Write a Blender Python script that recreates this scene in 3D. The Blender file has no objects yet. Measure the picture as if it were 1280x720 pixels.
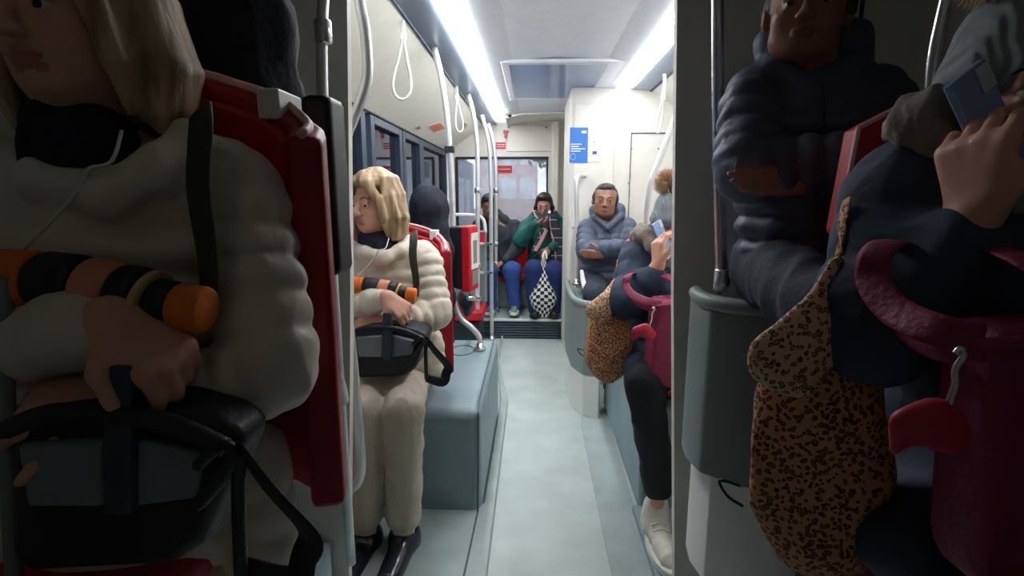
import bpy, bmesh, math, random
import numpy as np
from mathutils import Vector, Matrix
random.seed(7); rng = np.random.default_rng(7)
SC = bpy.context.scene; COL = SC.collection
# ------------------------------------------------------------------ camera
F = 640.0; H = 1.4
PITCH = math.atan(115/640); YAW = math.atan(28/640*math.cos(PITCH))
cam_d = bpy.data.cameras.new('camera'); cam = bpy.data.objects.new('camera', cam_d); COL.objects.link(cam)
cam.location = (0, 0, H); cam.rotation_euler = (math.pi/2-PITCH, 0, YAW)
cam_d.sensor_width = 36; cam_d.lens = 18; cam_d.clip_start = .02; cam_d.clip_end = 300
SC.camera = cam
_f = Vector((-math.sin(YAW)*math.cos(PITCH), math.cos(YAW)*math.cos(PITCH), -math.sin(PITCH)))
_r = Vector((math.cos(YAW), math.sin(YAW), 0)); _u = _r.cross(_f)
def at(px, py, Y):
    d = _f + _r*((px-640)/F) + _u*((360-py)/F)
    return Vector((0, 0, H)) + d*(Y/d.y)
def atz(px, py, Z):
    d = _f + _r*((px-640)/F) + _u*((360-py)/F)
    return Vector((0, 0, H)) + d*((Z-H)/d.z)
# ------------------------------------------------------------------ materials
def lin(c):
    return tuple((x/255/12.92 if x/255 <= .04045 else ((x/255+.055)/1.055)**2.4) for x in c)+(1,)
MATS = {}
def mat(name, rgb, rough=.6, metal=0, var=.12, scale=12, bump=0, bscale=60, coat=0, emit=None, estr=0, sheen=0, alpha=None, sss=0):
    if name in MATS: return MATS[name]
    m = bpy.data.materials.new(name); m.use_nodes = True; nt = m.node_tree; N = nt.nodes; L = nt.links
    b = N['Principled BSDF']; b.inputs['Roughness'].default_value = rough; b.inputs['Metallic'].default_value = metal
    c = lin(rgb)
    tc = N.new('ShaderNodeTexCoord'); nz = N.new('ShaderNodeTexNoise'); nz.inputs['Scale'].default_value = scale; nz.inputs['Detail'].default_value = 5
    L.new(tc.outputs['Object'], nz.inputs['Vector'])
    rp = N.new('ShaderNodeValToRGB'); rp.color_ramp.elements[0].position = .3; rp.color_ramp.elements[1].position = .7
    rp.color_ramp.elements[0].color = tuple(x*(1-var) for x in c[:3])+(1,); rp.color_ramp.elements[1].color = tuple(min(1, x*(1+var)) for x in c[:3])+(1,)
    L.new(nz.outputs['Fac'], rp.inputs['Fac']); L.new(rp.outputs['Color'], b.inputs['Base Color'])
    if bump:
        n2 = N.new('ShaderNodeTexNoise'); n2.inputs['Scale'].default_value = bscale; n2.inputs['Detail'].default_value = 4
        L.new(tc.outputs['Object'], n2.inputs['Vector'])
        bp = N.new('ShaderNodeBump'); bp.inputs['Strength'].default_value = bump; bp.inputs['Distance'].default_value = .01
        L.new(n2.outputs['Fac'], bp.inputs['Height']); L.new(bp.outputs['Normal'], b.inputs['Normal'])
    if coat: b.inputs['Coat Weight'].default_value = coat
    if sheen: b.inputs['Sheen Weight'].default_value = sheen
    if sss:
        b.inputs['Subsurface Weight'].default_value = sss; b.inputs['Subsurface Radius'].default_value = (.02, .008, .004); b.inputs['Subsurface Scale'].default_value = .3
    if emit: b.inputs['Emission Color'].default_value = lin(emit); b.inputs['Emission Strength'].default_value = estr
    MATS[name] = m; return m
def glassmat(name, tint, haze, hazecol, gloss=.08, rough=.05):
    m = bpy.data.materials.new(name); m.use_nodes = True; nt = m.node_tree; N = nt.nodes; L = nt.links
    N.remove(N['Principled BSDF']); out = N['Material Output']
    t = N.new('ShaderNodeBsdfTransparent'); t.inputs[0].default_value = lin(tint)
    d = N.new('ShaderNodeBsdfDiffuse'); d.inputs[0].default_value = lin(hazecol)
    g = N.new('ShaderNodeBsdfGlossy'); g.inputs['Roughness'].default_value = rough
    fr = N.new('ShaderNodeFresnel'); fr.inputs[0].default_value = 1.45
    nz = N.new('ShaderNodeTexNoise'); nz.inputs['Scale'].default_value = 3; tc = N.new('ShaderNodeTexCoord'); L.new(tc.outputs['Object'], nz.inputs['Vector'])
    mm = N.new('ShaderNodeMath'); mm.operation = 'MULTIPLY'; mm.inputs[1].default_value = haze*2; L.new(nz.outputs['Fac'], mm.inputs[0])
    m1 = N.new('ShaderNodeMixShader'); L.new(mm.outputs[0], m1.inputs[0]); L.new(t.outputs[0], m1.inputs[1]); L.new(d.outputs[0], m1.inputs[2])
    m2 = N.new('ShaderNodeMixShader'); L.new(fr.outputs[0], m2.inputs[0]); L.new(m1.outputs[0], m2.inputs[1]); L.new(g.outputs[0], m2.inputs[2])
    L.new(m2.outputs[0], out.inputs[0]); MATS[name] = m; return m
def nodes(m): return m.node_tree.nodes, m.node_tree.links, m.node_tree.nodes['Principled BSDF']
WALL = mat('cream_panel', (224, 220, 211), .45, var=.03)
SLOPE = mat('grey_beige_panel', (222, 220, 208), .5, var=.03)
CEIL = mat('pale_ceiling', (232, 238, 246), .5, var=.03)
CEIL2 = mat('rear_ceiling', (236, 236, 230), .5, var=.03)
TRIM = mat('bluish_trim', (150, 165, 185), .35, metal=.2, var=.05)
FLOOR = mat('speckled_floor', (186, 199, 195), .5, var=.10, scale=5, bump=.1, bscale=200)
FLOOR2 = mat('floor_edge', (166, 180, 179), .5, var=.12, scale=6, bump=.1, bscale=200)
ARCH = mat('arch_covering', (136, 158, 164), .55, var=.10, scale=5, bump=.15, bscale=160)
DARK = mat('dark_rubber', (28, 32, 38), .6)
DARKF = mat('dark_frame', (35, 48, 66), .5)
CHROME = mat('brushed_steel', (215, 218, 220), .25, metal=.85, var=.05)
STEELP = mat('satin_steel', (225, 228, 228), .35, metal=.55, var=.05)
RED = mat('seat_red', (196, 22, 44), .5, var=.08)
REDD = mat('seat_red_shell', (160, 14, 34), .45, var=.1)
PIPE = mat('pink_piping', (240, 190, 190), .5)
WHITE = mat('white_plastic', (232, 232, 228), .4, var=.03)
GREYG = mat('grey_green_panel', (128, 140, 138), .45, var=.05)
SKIN = mat('fair_skin', (222, 168, 145), .5, var=.06, scale=30, sss=.15)
LIPS = mat('fair_lips', (196, 124, 110), .45, sss=.1)
SKIN2 = mat('brown_skin', (150, 105, 84), .45, var=.08, scale=30, sss=.1)
LIPS2 = mat('brown_lips', (134, 84, 72), .45)
SKIN3 = mat('tan_skin', (190, 135, 112), .5, var=.06, scale=30, sss=.1)
LIPS3 = mat('tan_lips', (166, 100, 90), .45)
EYEW = mat('eye_white', (225, 218, 212), .25); IRIS = mat('dark_iris', (45, 32, 28), .2)
CREAM = mat('cream_puffer', (226, 215, 196), .5, var=.05, bump=.25, bscale=25, sheen=.2)
NAVYS = mat('navy_knit', (26, 30, 50), .85, bump=.4, bscale=90)
PANTS = mat('cream_trousers', (205, 192, 176), .85, var=.06, bump=.4, bscale=40)
SOCK = mat('pale_sock', (236, 226, 216), .8)
BOOT = mat('navy_boot', (22, 28, 42), .28, coat=.5, var=.2)
OLIVE = mat('olive_strap', (62, 66, 56), .8)
PUFF = mat('slate_puffer', (74, 84, 104), .5, var=.08, bump=.25, bscale=25)
PUFFP = mat('man_trousers', (38, 42, 60), .8, bump=.3)
PARKA = mat('navy_parka', (44, 58, 82), .75, var=.15, bump=.3, bscale=30)
PANTN = mat('black_trousers', (16, 18, 32), .8, bump=.3)
SNEAK = mat('white_sneaker', (228, 224, 212), .6, bump=.2)
TEAL = mat('teal_jacket', (28, 98, 90), .65, var=.15, bump=.3, bscale=30)
JEANS = mat('blue_jeans', (32, 50, 104), .85, var=.15, bump=.2)
JEANS2 = mat('bright_jeans', (46, 80, 146), .85, var=.15, bump=.2)
BLACKJ = mat('black_jacket', (40, 46, 54), .75, var=.2, bump=.3)
HOODD = mat('black_hood', (22, 30, 44), .85, var=.2, bump=.3)
MAG = mat('magenta_canvas', (138, 36, 78), .65, var=.1, bump=.3, bscale=120)
PINKR = mat('red_leather', (192, 40, 66), .5, var=.1)
BLKBAG = mat('black_nylon', (22, 28, 36), .5, var=.2, bump=.2)
GREYBAG = mat('grey_nylon', (124, 132, 142), .4, var=.15, bump=.2)
SLATEW = mat('slate_webbing', (52, 64, 78), .6, bump=.3, bscale=150)
ORANGE = mat('orange_fabric', (235, 120, 40), .7, var=.12, bump=.3)
SALMON = mat('salmon_fabric', (228, 148, 120), .7, var=.12, bump=.3)
GOLD = mat('gold_fabric', (200, 170, 110), .6)
KNIT = mat('grey_knit', (142, 150, 154), .9, var=.08)
FUR = mat('tan_fur', (206, 176, 142), .9, var=.15, scale=60)
HOODG = mat('taupe_hood', (150, 140, 130), .8, var=.12, bump=.3)
PHONEB = mat('pale_blue_case', (150, 178, 222), .25, var=.05)
PHONEW = mat('white_phone_edge', (222, 226, 234), .3)
BLACKP = mat('black_plastic', (30, 36, 42), .45, var=.1)
LABELW = mat('paper_label', (238, 238, 232), .5, var=.03)
GREYK = mat('grey_keypad', (140, 135, 132), .5)
POSTB = mat('poster_blue', (52, 118, 200), .4, var=.06, scale=20)
POSTW = mat('poster_white', (226, 234, 244), .4, var=.03)
SIGNR = mat('sign_red', (190, 30, 50), .4); SIGNO = mat('sticker_orange', (215, 120, 90), .5)
LIGHTB = mat('light_blue_print', (160, 200, 240), .5)
HATCH = mat('hatch_tint', (128, 156, 200), .15, var=.08, scale=3)
RIB = mat('ribbed_riser', (62, 76, 88), .6)
# ribbed riser: horizontal ribs
N, L, b = nodes(RIB); w = N.new('ShaderNodeTexWave'); w.bands_direction = 'Z'; w.inputs['Scale'].default_value = 12; tcn = N.new('ShaderNodeTexCoord'); L.new(tcn.outputs['Object'], w.inputs['Vector'])
bp = N.new('ShaderNodeBump'); bp.inputs['Distance'].default_value = .02; L.new(w.outputs['Fac'], bp.inputs['Height']); L.new(bp.outputs['Normal'], b.inputs['Normal'])
# blond hair
def hairmat(name, c1, c2, sc=40):
    m = mat(name, c1, .5); N, L, b = nodes(m)
    for l in list(b.inputs['Base Color'].links): L.remove(l)
    w = N.new('ShaderNodeTexNoise'); w.inputs['Scale'].default_value = sc; w.inputs['Detail'].default_value = 6
    mp = N.new('ShaderNodeMapping'); mp.inputs['Scale'].default_value = (1, 1, .12); tc = N.new('ShaderNodeTexCoord'); L.new(tc.outputs['Object'], mp.inputs[0]); L.new(mp.outputs[0], w.inputs['Vector'])
    r = N.new('ShaderNodeValToRGB'); r.color_ramp.elements[0].position = .35; r.color_ramp.elements[1].position = .65
    r.color_ramp.elements[0].color = lin(c1); r.color_ramp.elements[1].color = lin(c2); L.new(w.outputs['Fac'], r.inputs[0]); L.new(r.outputs[0], b.inputs['Base Color'])
    bp = N.new('ShaderNodeBump'); bp.inputs['Strength'].default_value = .6; bp.inputs['Distance'].default_value = .01; L.new(w.outputs['Fac'], bp.inputs['Height']); L.new(bp.outputs['Normal'], b.inputs['Normal'])
    return m
BLOND = hairmat('blond_hair', (136, 108, 80), (212, 184, 146)); DHAIR = hairmat('dark_hair', (28, 22, 22), (58, 46, 42)); SHAIR = hairmat('short_dark_hair', (30, 28, 30), (66, 62, 62), 80)
# leopard print
def leopard(name, base, ring, centre):
    m = mat(name, base, .7); N, L, b = nodes(m)
    for l in list(b.inputs['Base Color'].links): L.remove(l)
    tc = N.new('ShaderNodeTexCoord'); nz = N.new('ShaderNodeTexNoise'); nz.inputs['Scale'].default_value = 60
    mx = N.new('ShaderNodeMixRGB'); mx.blend_type = 'ADD'; mx.inputs[0].default_value = .012
    L.new(tc.outputs['Object'], nz.inputs['Vector']); L.new(tc.outputs['Object'], mx.inputs[1]); L.new(nz.outputs['Color'], mx.inputs[2])
    v = N.new('ShaderNodeTexVoronoi'); v.inputs['Scale'].default_value = 140; L.new(mx.outputs[0], v.inputs['Vector'])
    r = N.new('ShaderNodeValToRGB'); cr = r.color_ramp; cr.interpolation = 'LINEAR'
    cr.elements[0].position = .0; cr.elements[0].color = lin(centre); cr.elements[1].position = .24; cr.elements[1].color = lin(centre)
    for p, c in ((.33, ring), (.43, ring), (.5, base), (1, base)): e = cr.elements.new(p); e.color = lin(c)
    L.new(v.outputs['Distance'], r.inputs[0]); L.new(r.outputs[0], b.inputs['Base Color']); return m
LEO = leopard('leopard_print', (212, 152, 112), (52, 30, 24), (140, 84, 56)); LEO2 = leopard('pale_leopard_print', (228, 188, 152), (84, 52, 40), (190, 140, 104))
# knit ribs on beanie
N, L, b = nodes(KNIT); w = N.new('ShaderNodeTexWave'); w.inputs['Scale'].default_value = 45; w.inputs['Distortion'].default_value = 1; tcn = N.new('ShaderNodeTexCoord'); L.new(tcn.outputs['Object'], w.inputs['Vector'])
bp = N.new('ShaderNodeBump'); bp.inputs['Strength'].default_value = .5; bp.inputs['Distance'].default_value = .006; L.new(w.outputs['Fac'], bp.inputs['Height']); L.new(bp.outputs['Normal'], b.inputs['Normal'])
CHECK = mat('checked_cloth', (235, 235, 230), .7); N, L, b = nodes(CHECK)
for l in list(b.inputs['Base Color'].links): L.remove(l)
ck = N.new('ShaderNodeTexChecker'); ck.inputs['Scale'].default_value = 1; ck.inputs['Color1'].default_value = lin((22, 24, 26)); ck.inputs['Color2'].default_value = lin((236, 238, 232)); uvn = N.new('ShaderNodeUVMap')
L.new(uvn.outputs[0], ck.inputs['Vector']); L.new(ck.outputs[0], b.inputs['Base Color'])
# tartan-ish scarf
SCARF = mat('grey_check_scarf', (62, 66, 78), .85); N, L, b = nodes(SCARF)
for l in list(b.inputs['Base Color'].links): L.remove(l)
tcn = N.new('ShaderNodeTexCoord'); br = N.new('ShaderNodeTexBrick'); br.offset = 0; br.inputs['Scale'].default_value = 9; br.inputs['Mortar Size'].default_value = .035; br.inputs['Brick Width'].default_value = 1; br.inputs['Row Height'].default_value = .8
mp = N.new('ShaderNodeMapping'); mp.inputs['Rotation'].default_value = (math.pi/2, .5, 0); L.new(tcn.outputs['Object'], mp.inputs[0]); L.new(mp.outputs[0], br.inputs['Vector'])
br.inputs['Color1'].default_value = lin((58, 62, 76)); br.inputs['Color2'].default_value = lin((44, 50, 66)); br.inputs['Mortar'].default_value = lin((205, 170, 160)); L.new(br.outputs[0], b.inputs['Base Color'])
# ------------------------------------------------------------------ object helpers
def thing(name, label, cat, loc=(0, 0, 0), group=None):
    o = bpy.data.objects.new(name, None); COL.objects.link(o); o.location = loc; o.empty_display_size = .1
    o['label'] = label; o['category'] = cat
    if group: o['group'] = group
    return o
def abspos(o):
    v = Vector((0, 0, 0))
    while o: v += o.location; o = o.parent
    return v
def mesh_obj(name, verts, faces, mats, parent=None, mi=None, smooth=False, label=None):
    if not isinstance(mats, (list, tuple)): mats = [mats]
    off = abspos(parent) if parent else Vector((0, 0, 0))
    me = bpy.data.meshes.new(name)
    me.from_pydata([tuple(Vector(v)-off) for v in verts], [], faces)
    for m in mats: me.materials.append(m)
    if mi is not None: me.polygons.foreach_set('material_index', mi)
    if smooth: me.polygons.foreach_set('use_smooth', [True]*len(me.polygons))
    me.update(); o = bpy.data.objects.new(name, me); COL.objects.link(o); o.parent = parent
    if label: o['label'] = label
    return o
def tag(o, label, cat, group=None):
    o['label'] = label; o['category'] = cat
    if group: o['group'] = group
    return o
def struct(o): o['kind'] = 'structure'; return o
def bevel(o, w, seg=2):
    m = o.modifiers.new('bevel', 'BEVEL'); m.width = w; m.segments = seg; m.limit_method = 'ANGLE'; m.angle_limit = .6
    for p in o.data.polygons: p.use_smooth = True
    m.harden_normals = True; return o
class B:
    """collects solid shapes into one mesh"""
    def __init__(s): s.v = []; s.f = []; s.m = []
    def add(s, v, f, m=0):
        k = len(s.v); s.v += [Vector(x) for x in v]; s.f += [tuple(i+k for i in q) for q in f]; s.m += [m]*len(f); return s
    def box(s, a, b, m=0, M=None):
        v = [Vector((x, y, z)) for x in (a[0], b[0]) for y in (a[1], b[1]) for z in (a[2], b[2])]
        if M: v = [M @ x for x in v]
        return s.add(v, [(0, 1, 3, 2), (4, 6, 7, 5), (0, 4, 5, 1), (2, 3, 7, 6), (0, 2, 6, 4), (1, 5, 7, 3)], m)
    def prism(s, pts, vec, m=0):
        n = len(pts); v = [Vector(p) for p in pts]; w = [p+Vector(vec) for p in v]
        return s.add(v+w, [tuple(range(n))[::-1], tuple(range(n, 2*n))]+[(i, (i+1) % n, n+(i+1) % n, n+i) for i in range(n)], m)
    def tube(s, pts, r, m=0, n=12, sub=6, cap=True, flat=None):
        P = [Vector(p) for p in pts]
        R = list(r) if isinstance(r, (list, tuple)) else [r]*len(P)
        if sub > 1 and len(P) > 2:
            Q = []; RR = []
            for i in range(len(P)-1):
                a = P[max(i-1, 0)]; b_ = P[i]; c = P[i+1]; d = P[min(i+2, len(P)-1)]
                for k in range(sub):
                    t = k/sub; Q.append(.5*((2*b_)+(c-a)*t+(2*a-5*b_+4*c-d)*t*t+(3*b_-a-3*c+d)*t**3)); RR.append(R[i]*(1-t)+R[i+1]*t)
            Q.append(P[-1]); RR.append(R[-1]); P = Q; R = RR
        nrm = None; rings = []; k0 = len(s.v)
        for i, p in enumerate(P):
            t = (P[min(i+1, len(P)-1)]-P[max(i-1, 0)]).normalized()
            if nrm is None:
                nrm = t.cross(Vector((0, 0, 1)) if abs(t.z) < .9 else Vector((0, 1, 0))).normalized()
                if flat: nrm = (Vector(flat)-t*t.dot(Vector(flat))).normalized()
            else: nrm = (nrm-t*t.dot(nrm)).normalized()
            bn = t.cross(nrm)
            for j in range(n):
                a = 2*math.pi*j/n
                fx = .18 if flat else 1
                s.v.append(p+nrm*math.cos(a)*R[i]*fx+bn*math.sin(a)*R[i])
        for i in range(len(P)-1):
            for j in range(n):
                s.f.append((k0+i*n+j, k0+i*n+(j+1) % n, k0+(i+1)*n+(j+1) % n, k0+(i+1)*n+j)); s.m.append(m)
        if cap:
            s.f.append(tuple(k0+j for j in range(n))[::-1]); s.m.append(m)
            s.f.append(tuple(k0+(len(P)-1)*n+j for j in range(n))); s.m.append(m)
        return s
    def lathe(s, prof, c, m=0, n=24, sx=1, sy=1):
        k0 = len(s.v); c = Vector(c)
        for r, z in prof:
            for j in range(n):
                a = 2*math.pi*j/n; s.v.append(c+Vector((r*sx*math.cos(a), r*sy*math.sin(a), z)))
        for i in range(len(prof)-1):
            for j in range(n): s.f.append((k0+i*n+j, k0+i*n+(j+1) % n, k0+(i+1)*n+(j+1) % n, k0+(i+1)*n+j)); s.m.append(m)
        s.f.append(tuple(k0+j for j in range(n))[::-1]); s.m.append(m); s.f.append(tuple(k0+(len(prof)-1)*n+j for j in range(n))); s.m.append(m)
        return s
    def wallpath(s, path, th, m=0):
        """path = [(x,y,z0,z1)] swept thick wall"""
        n = len(path); k0 = len(s.v)
        for i, (x, y, z0, z1) in enumerate(path):
            a = path[max(i-1, 0)]; c = path[min(i+1, n-1)]; t = Vector((c[0]-a[0], c[1]-a[1], 0)).normalized(); q = Vector((-t.y, t.x, 0))*th/2
            p = Vector((x, y, 0))
            for w, z in ((q, z0), (-q, z0), (-q, z1), (q, z1)): s.v.append(p+w+Vector((0, 0, z)))
        for i in range(n-1):
            for j in range(4): s.f.append((k0+i*4+j, k0+(i+1)*4+j, k0+(i+1)*4+(j+1) % 4, k0+i*4+(j+1) % 4)); s.m.append(m)
        s.f.append((k0, k0+1, k0+2, k0+3)); s.m.append(m); e = k0+(n-1)*4; s.f.append((e+3, e+2, e+1, e)); s.m.append(m)
        return s
    def build(s, name, mats, parent=None, smooth=False, bev=0, label=None):
        o = mesh_obj(name, s.v, s.f, mats, parent, s.m, smooth, label)
        bm = bmesh.new(); bm.from_mesh(o.data); bmesh.ops.recalc_face_normals(bm, faces=bm.faces); bm.to_mesh(o.data); bm.free()
        if bev: bevel(o, bev)
        return o
# ------------------------------------------------------------------ implicit bodies
class S:
    def __init__(s, rs=None): s.p = []; s.rs = S.RS if rs is None else rs
    RS = 1.0
    def _box(s, pts, r):
        a = np.array([list(p) for p in pts]); return a.min(0)-r, a.max(0)+r
    def cap(s, a, b, ra, rb=None, m=0, k=.02, sc=(1, 1, 1), q=None, sub=False):
        """round cone a->b; q=(bands,amp) quilting"""
        rb = ra if rb is None else rb; ra *= s.rs; rb *= s.rs; a = Vector(a); b = Vector(b); sc = np.array(sc, float)
        A = np.array(a); Bv = (np.array(b)-A)/sc; l2 = max((Bv**2).sum(), 1e-9); mn = sc.min()
        R = max(ra, rb)*sc.max()+(q[1] if q else 0)
        def fn(P):
            X = (P-A)/sc; t = np.clip((X@Bv)/l2, 0, 1)
            r = ra+(rb-ra)*t
            if q: r = r+q[1]*(np.abs(np.sin(np.pi*(t*q[0]+(q[2] if len(q) > 2 else 0))))**.7-.6)
            return (np.sqrt(((X-t[..., None]*Bv)**2).sum(-1))-r)*mn
        lo, hi = s._box([a, b], R); s.p.append((fn, lo, hi, k, m, sub)); return s
    def chain(s, pts, rs, m=0, k=.02, q=None, sc=(1, 1, 1)):
        for i in range(len(pts)-1): s.cap(pts[i], pts[i+1], rs[i], rs[i+1], m, k, sc, q)
        return s
    def ell(s, c, r, m=0, k=.02, M=None, sub=False):
        c = np.array(c, float); r = np.array(r, float)*s.rs; Mi = None if M is None else np.array(M, float)  # rows = axes
        def fn(P):
            X = P-c
            if Mi is not None: X = X@Mi.T
            k0 = np.sqrt(((X/r)**2).sum(-1)); k1 = np.sqrt(((X/(r*r))**2).sum(-1))+1e-9
            return k0*(k0-1)/k1
        s.p.append((fn, c-r.max(), c+r.max(), k, m, sub)); return s
    def build(s, name, mats, parent=None, vox=.006, wr=None, label=None):
        lo = np.min([p[1] for p in s.p if not p[5]], 0)-3*vox; hi = np.max([p[2] for p in s.p if not p[5]], 0)+3*vox
        n = np.ceil((hi-lo)/vox).astype(int)+1
        f = np.full(n, 1.0, np.float32); mt = np.zeros(n, np.uint8); bd = np.full(n, 1.0, np.float32)
        ax = [lo[i]+vox*np.arange(n[i]) for i in range(3)]
        for fn, a, b, k, m, sub in s.p:
            mg = k+3*vox; i0 = np.maximum(((a-mg-lo)/vox).astype(int), 0); i1 = np.minimum(((b+mg-lo)/vox).astype(int)+2, n)
            if (i1 <= i0).any(): continue
            sl = tuple(slice(i0[i], i1[i]) for i in range(3))
            P = np.stack(np.meshgrid(ax[0][sl[0]], ax[1][sl[1]], ax[2][sl[2]], indexing='ij'), -1)
            d = fn(P).astype(np.float32); o = f[sl]
            if sub:
                h = np.clip(.5-.5*(o+d)/k, 0, 1); f[sl] = o*(1-h)+(-d)*h+k*h*(1-h)
            else:
                h = np.clip(.5+.5*(d-o)/k, 0, 1); f[sl] = d*(1-h)+o*h-k*h*(1-h)
                w = d < bd[sl]; bd[sl] = np.where(w, d, bd[sl]); mt[sl] = np.where(w, m, mt[sl])
        ins = f < 0
        c = [ins[i:n[0]-1+i, j:n[1]-1+j, q:n[2]-1+q] for i in (0, 1) for j in (0, 1) for q in (0, 1)]
        allin = c[0].copy(); anyin = c[0].copy()
        for x in c[1:]: allin &= x; anyin |= x
        act = anyin & ~allin; I, J, K = np.nonzero(act); nv = len(I)
        idx = np.full(act.shape, -1, np.int64); idx[I, J, K] = np.arange(nv)
        pos = np.zeros((nv, 3)); cnt = np.zeros(nv)
        cor = [(i, j, q) for i in (0, 1) for j in (0, 1) for q in (0, 1)]
        vals = {t: f[I+t[0], J+t[1], K+t[2]] for t in cor}
        for t in cor:
            for axn in range(3):
                if t[axn] == 0:
                    u = list(t); u[axn] = 1; u = tuple(u); v0 = vals[t]; v1 = vals[u]; cr = (v0 < 0) != (v1 < 0)
                    tt = np.where(cr, v0/np.where(cr, v0-v1, 1), 0); p = np.tile(np.array(t, float), (nv, 1)); p[:, axn] = tt
                    pos += p*cr[:, None]; cnt += cr
        pos = pos/cnt[:, None]; V = lo+vox*(pos+np.stack([I, J, K], 1))
        faces = []; fm = []
        for axn in range(3):
            o1, o2 = [(1, 2), (2, 0), (0, 1)][axn]
            sa = [slice(None)]*3; sb = [slice(None)]*3; sa[axn] = slice(0, -1); sb[axn] = slice(1, None)
            e = ins[tuple(sa)] != ins[tuple(sb)]; E = np.stack(np.nonzero(e), 1)
            E = E[(E[:, o1] > 0) & (E[:, o2] > 0) & (E[:, o1] < n[o1]-1) & (E[:, o2] < n[o2]-1)]
            def g(d1, d2):
                q = E.copy(); q[:, o1] += d1; q[:, o2] += d2; return idx[q[:, 0], q[:, 1], q[:, 2]]
            Q = np.stack([g(-1, -1), g(0, -1), g(0, 0), g(-1, 0)], 1)
            first = ins[E[:, 0], E[:, 1], E[:, 2]]; Q[~first] = Q[~first][:, ::-1]
            E2 = E.copy(); E2[:, axn] += (~first).astype(int)
            faces.append(Q); fm.append(mt[E2[:, 0], E2[:, 1], E2[:, 2]])
        Fq = np.concatenate(faces); fm = np.concatenate(fm); ok = (Fq >= 0).all(1); Fq = Fq[ok]; fm = fm[ok]
        # light smoothing
        for it in range(2):
            acc = np.zeros_like(V); cn = np.zeros(len(V))
            for a_, b_ in ((0, 1), (1, 2), (2, 3), (3, 0)):
                np.add.at(acc, Fq[:, a_], V[Fq[:, b_]]); np.add.at(cn, Fq[:, a_], 1)
            V = V*.5+.5*acc/np.maximum(cn, 1)[:, None]
        if wr:
            fn_ = np.cross(V[Fq[:, 2]]-V[Fq[:, 0]], V[Fq[:, 3]]-V[Fq[:, 1]]); nr = np.zeros_like(V)
            for a_ in range(4): np.add.at(nr, Fq[:, a_], fn_)
            nr /= np.linalg.norm(nr, axis=1)[:, None]+1e-12
            dsp = np.zeros(len(V)); g2 = np.random.default_rng(3)
            for q_ in range(9):
                kv = g2.normal(size=3); kv *= wr[1]*g2.uniform(.5, 1.6)/np.linalg.norm(kv); dsp += 1-2*np.abs(np.sin(V@kv+g2.uniform(0, 6)+.8*np.sin(V@kv[[1, 2, 0]])))
            V = V+nr*(dsp*wr[0]/3)[:, None]
        off = np.array(abspos(parent)) if parent else np.zeros(3)
        if not isinstance(mats, (list, tuple)): mats = [mats]
        me = bpy.data.meshes.new(name); me.vertices.add(len(V)); me.vertices.foreach_set('co', (V-off).astype(np.float32).ravel())
        me.loops.add(len(Fq)*4); me.loops.foreach_set('vertex_index', Fq.astype(np.int32).ravel())
        me.polygons.add(len(Fq)); me.polygons.foreach_set('loop_start', np.arange(0, len(Fq)*4, 4, dtype=np.int32))
        for m_ in mats: me.materials.append(m_)
        me.polygons.foreach_set('material_index', np.minimum(fm, len(mats)-1).astype(np.int32)); me.polygons.foreach_set('use_smooth', np.ones(len(Fq), bool))
        me.update(calc_edges=True); me.validate()
        o = bpy.data.objects.new(name, me); COL.objects.link(o); o.parent = parent
        if label: o['label'] = label
        return o
# mapping objects: where each figure stands
class Map:
    """front=False: the bright saloon; front=True: the dim bay nearer the camera"""
    def __init__(s, Y0, front, k=.6, ref=None):
        s.Y0 = Y0; s.front = front; s.k = k; s.ref = ref
    def __call__(s, px, py, dy=0.0):
        if not s.front: return at(px, py, s.Y0+dy)
        return at(640+3.168*(px-640), 360+3.168*(py-360), s.Y0/3.168+dy*s.k)
    def leg(s, px, py, dy=0.0):
        r = s.ref
        return s(*r)+(at(px, py, s.Y0+dy)-at(r[0], r[1], s.Y0+(r[2] if len(r) > 2 else 0)))
def frame(fwd, up=(0, 0, 1)):
    f = Vector(fwd).normalized(); s_ = f.cross(Vector(up)).normalized(); u = s_.cross(f); return s_, f, u
def head(T, c, fwd, up=(0, 0, 1), z=1.0, wide=1.0, neck=None, beard=False):
    rs = T.rs; T.rs = 1.0; z *= rs; r_ = _head(T, c, fwd, up, z, wide, neck); T.rs = rs; return r_
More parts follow.
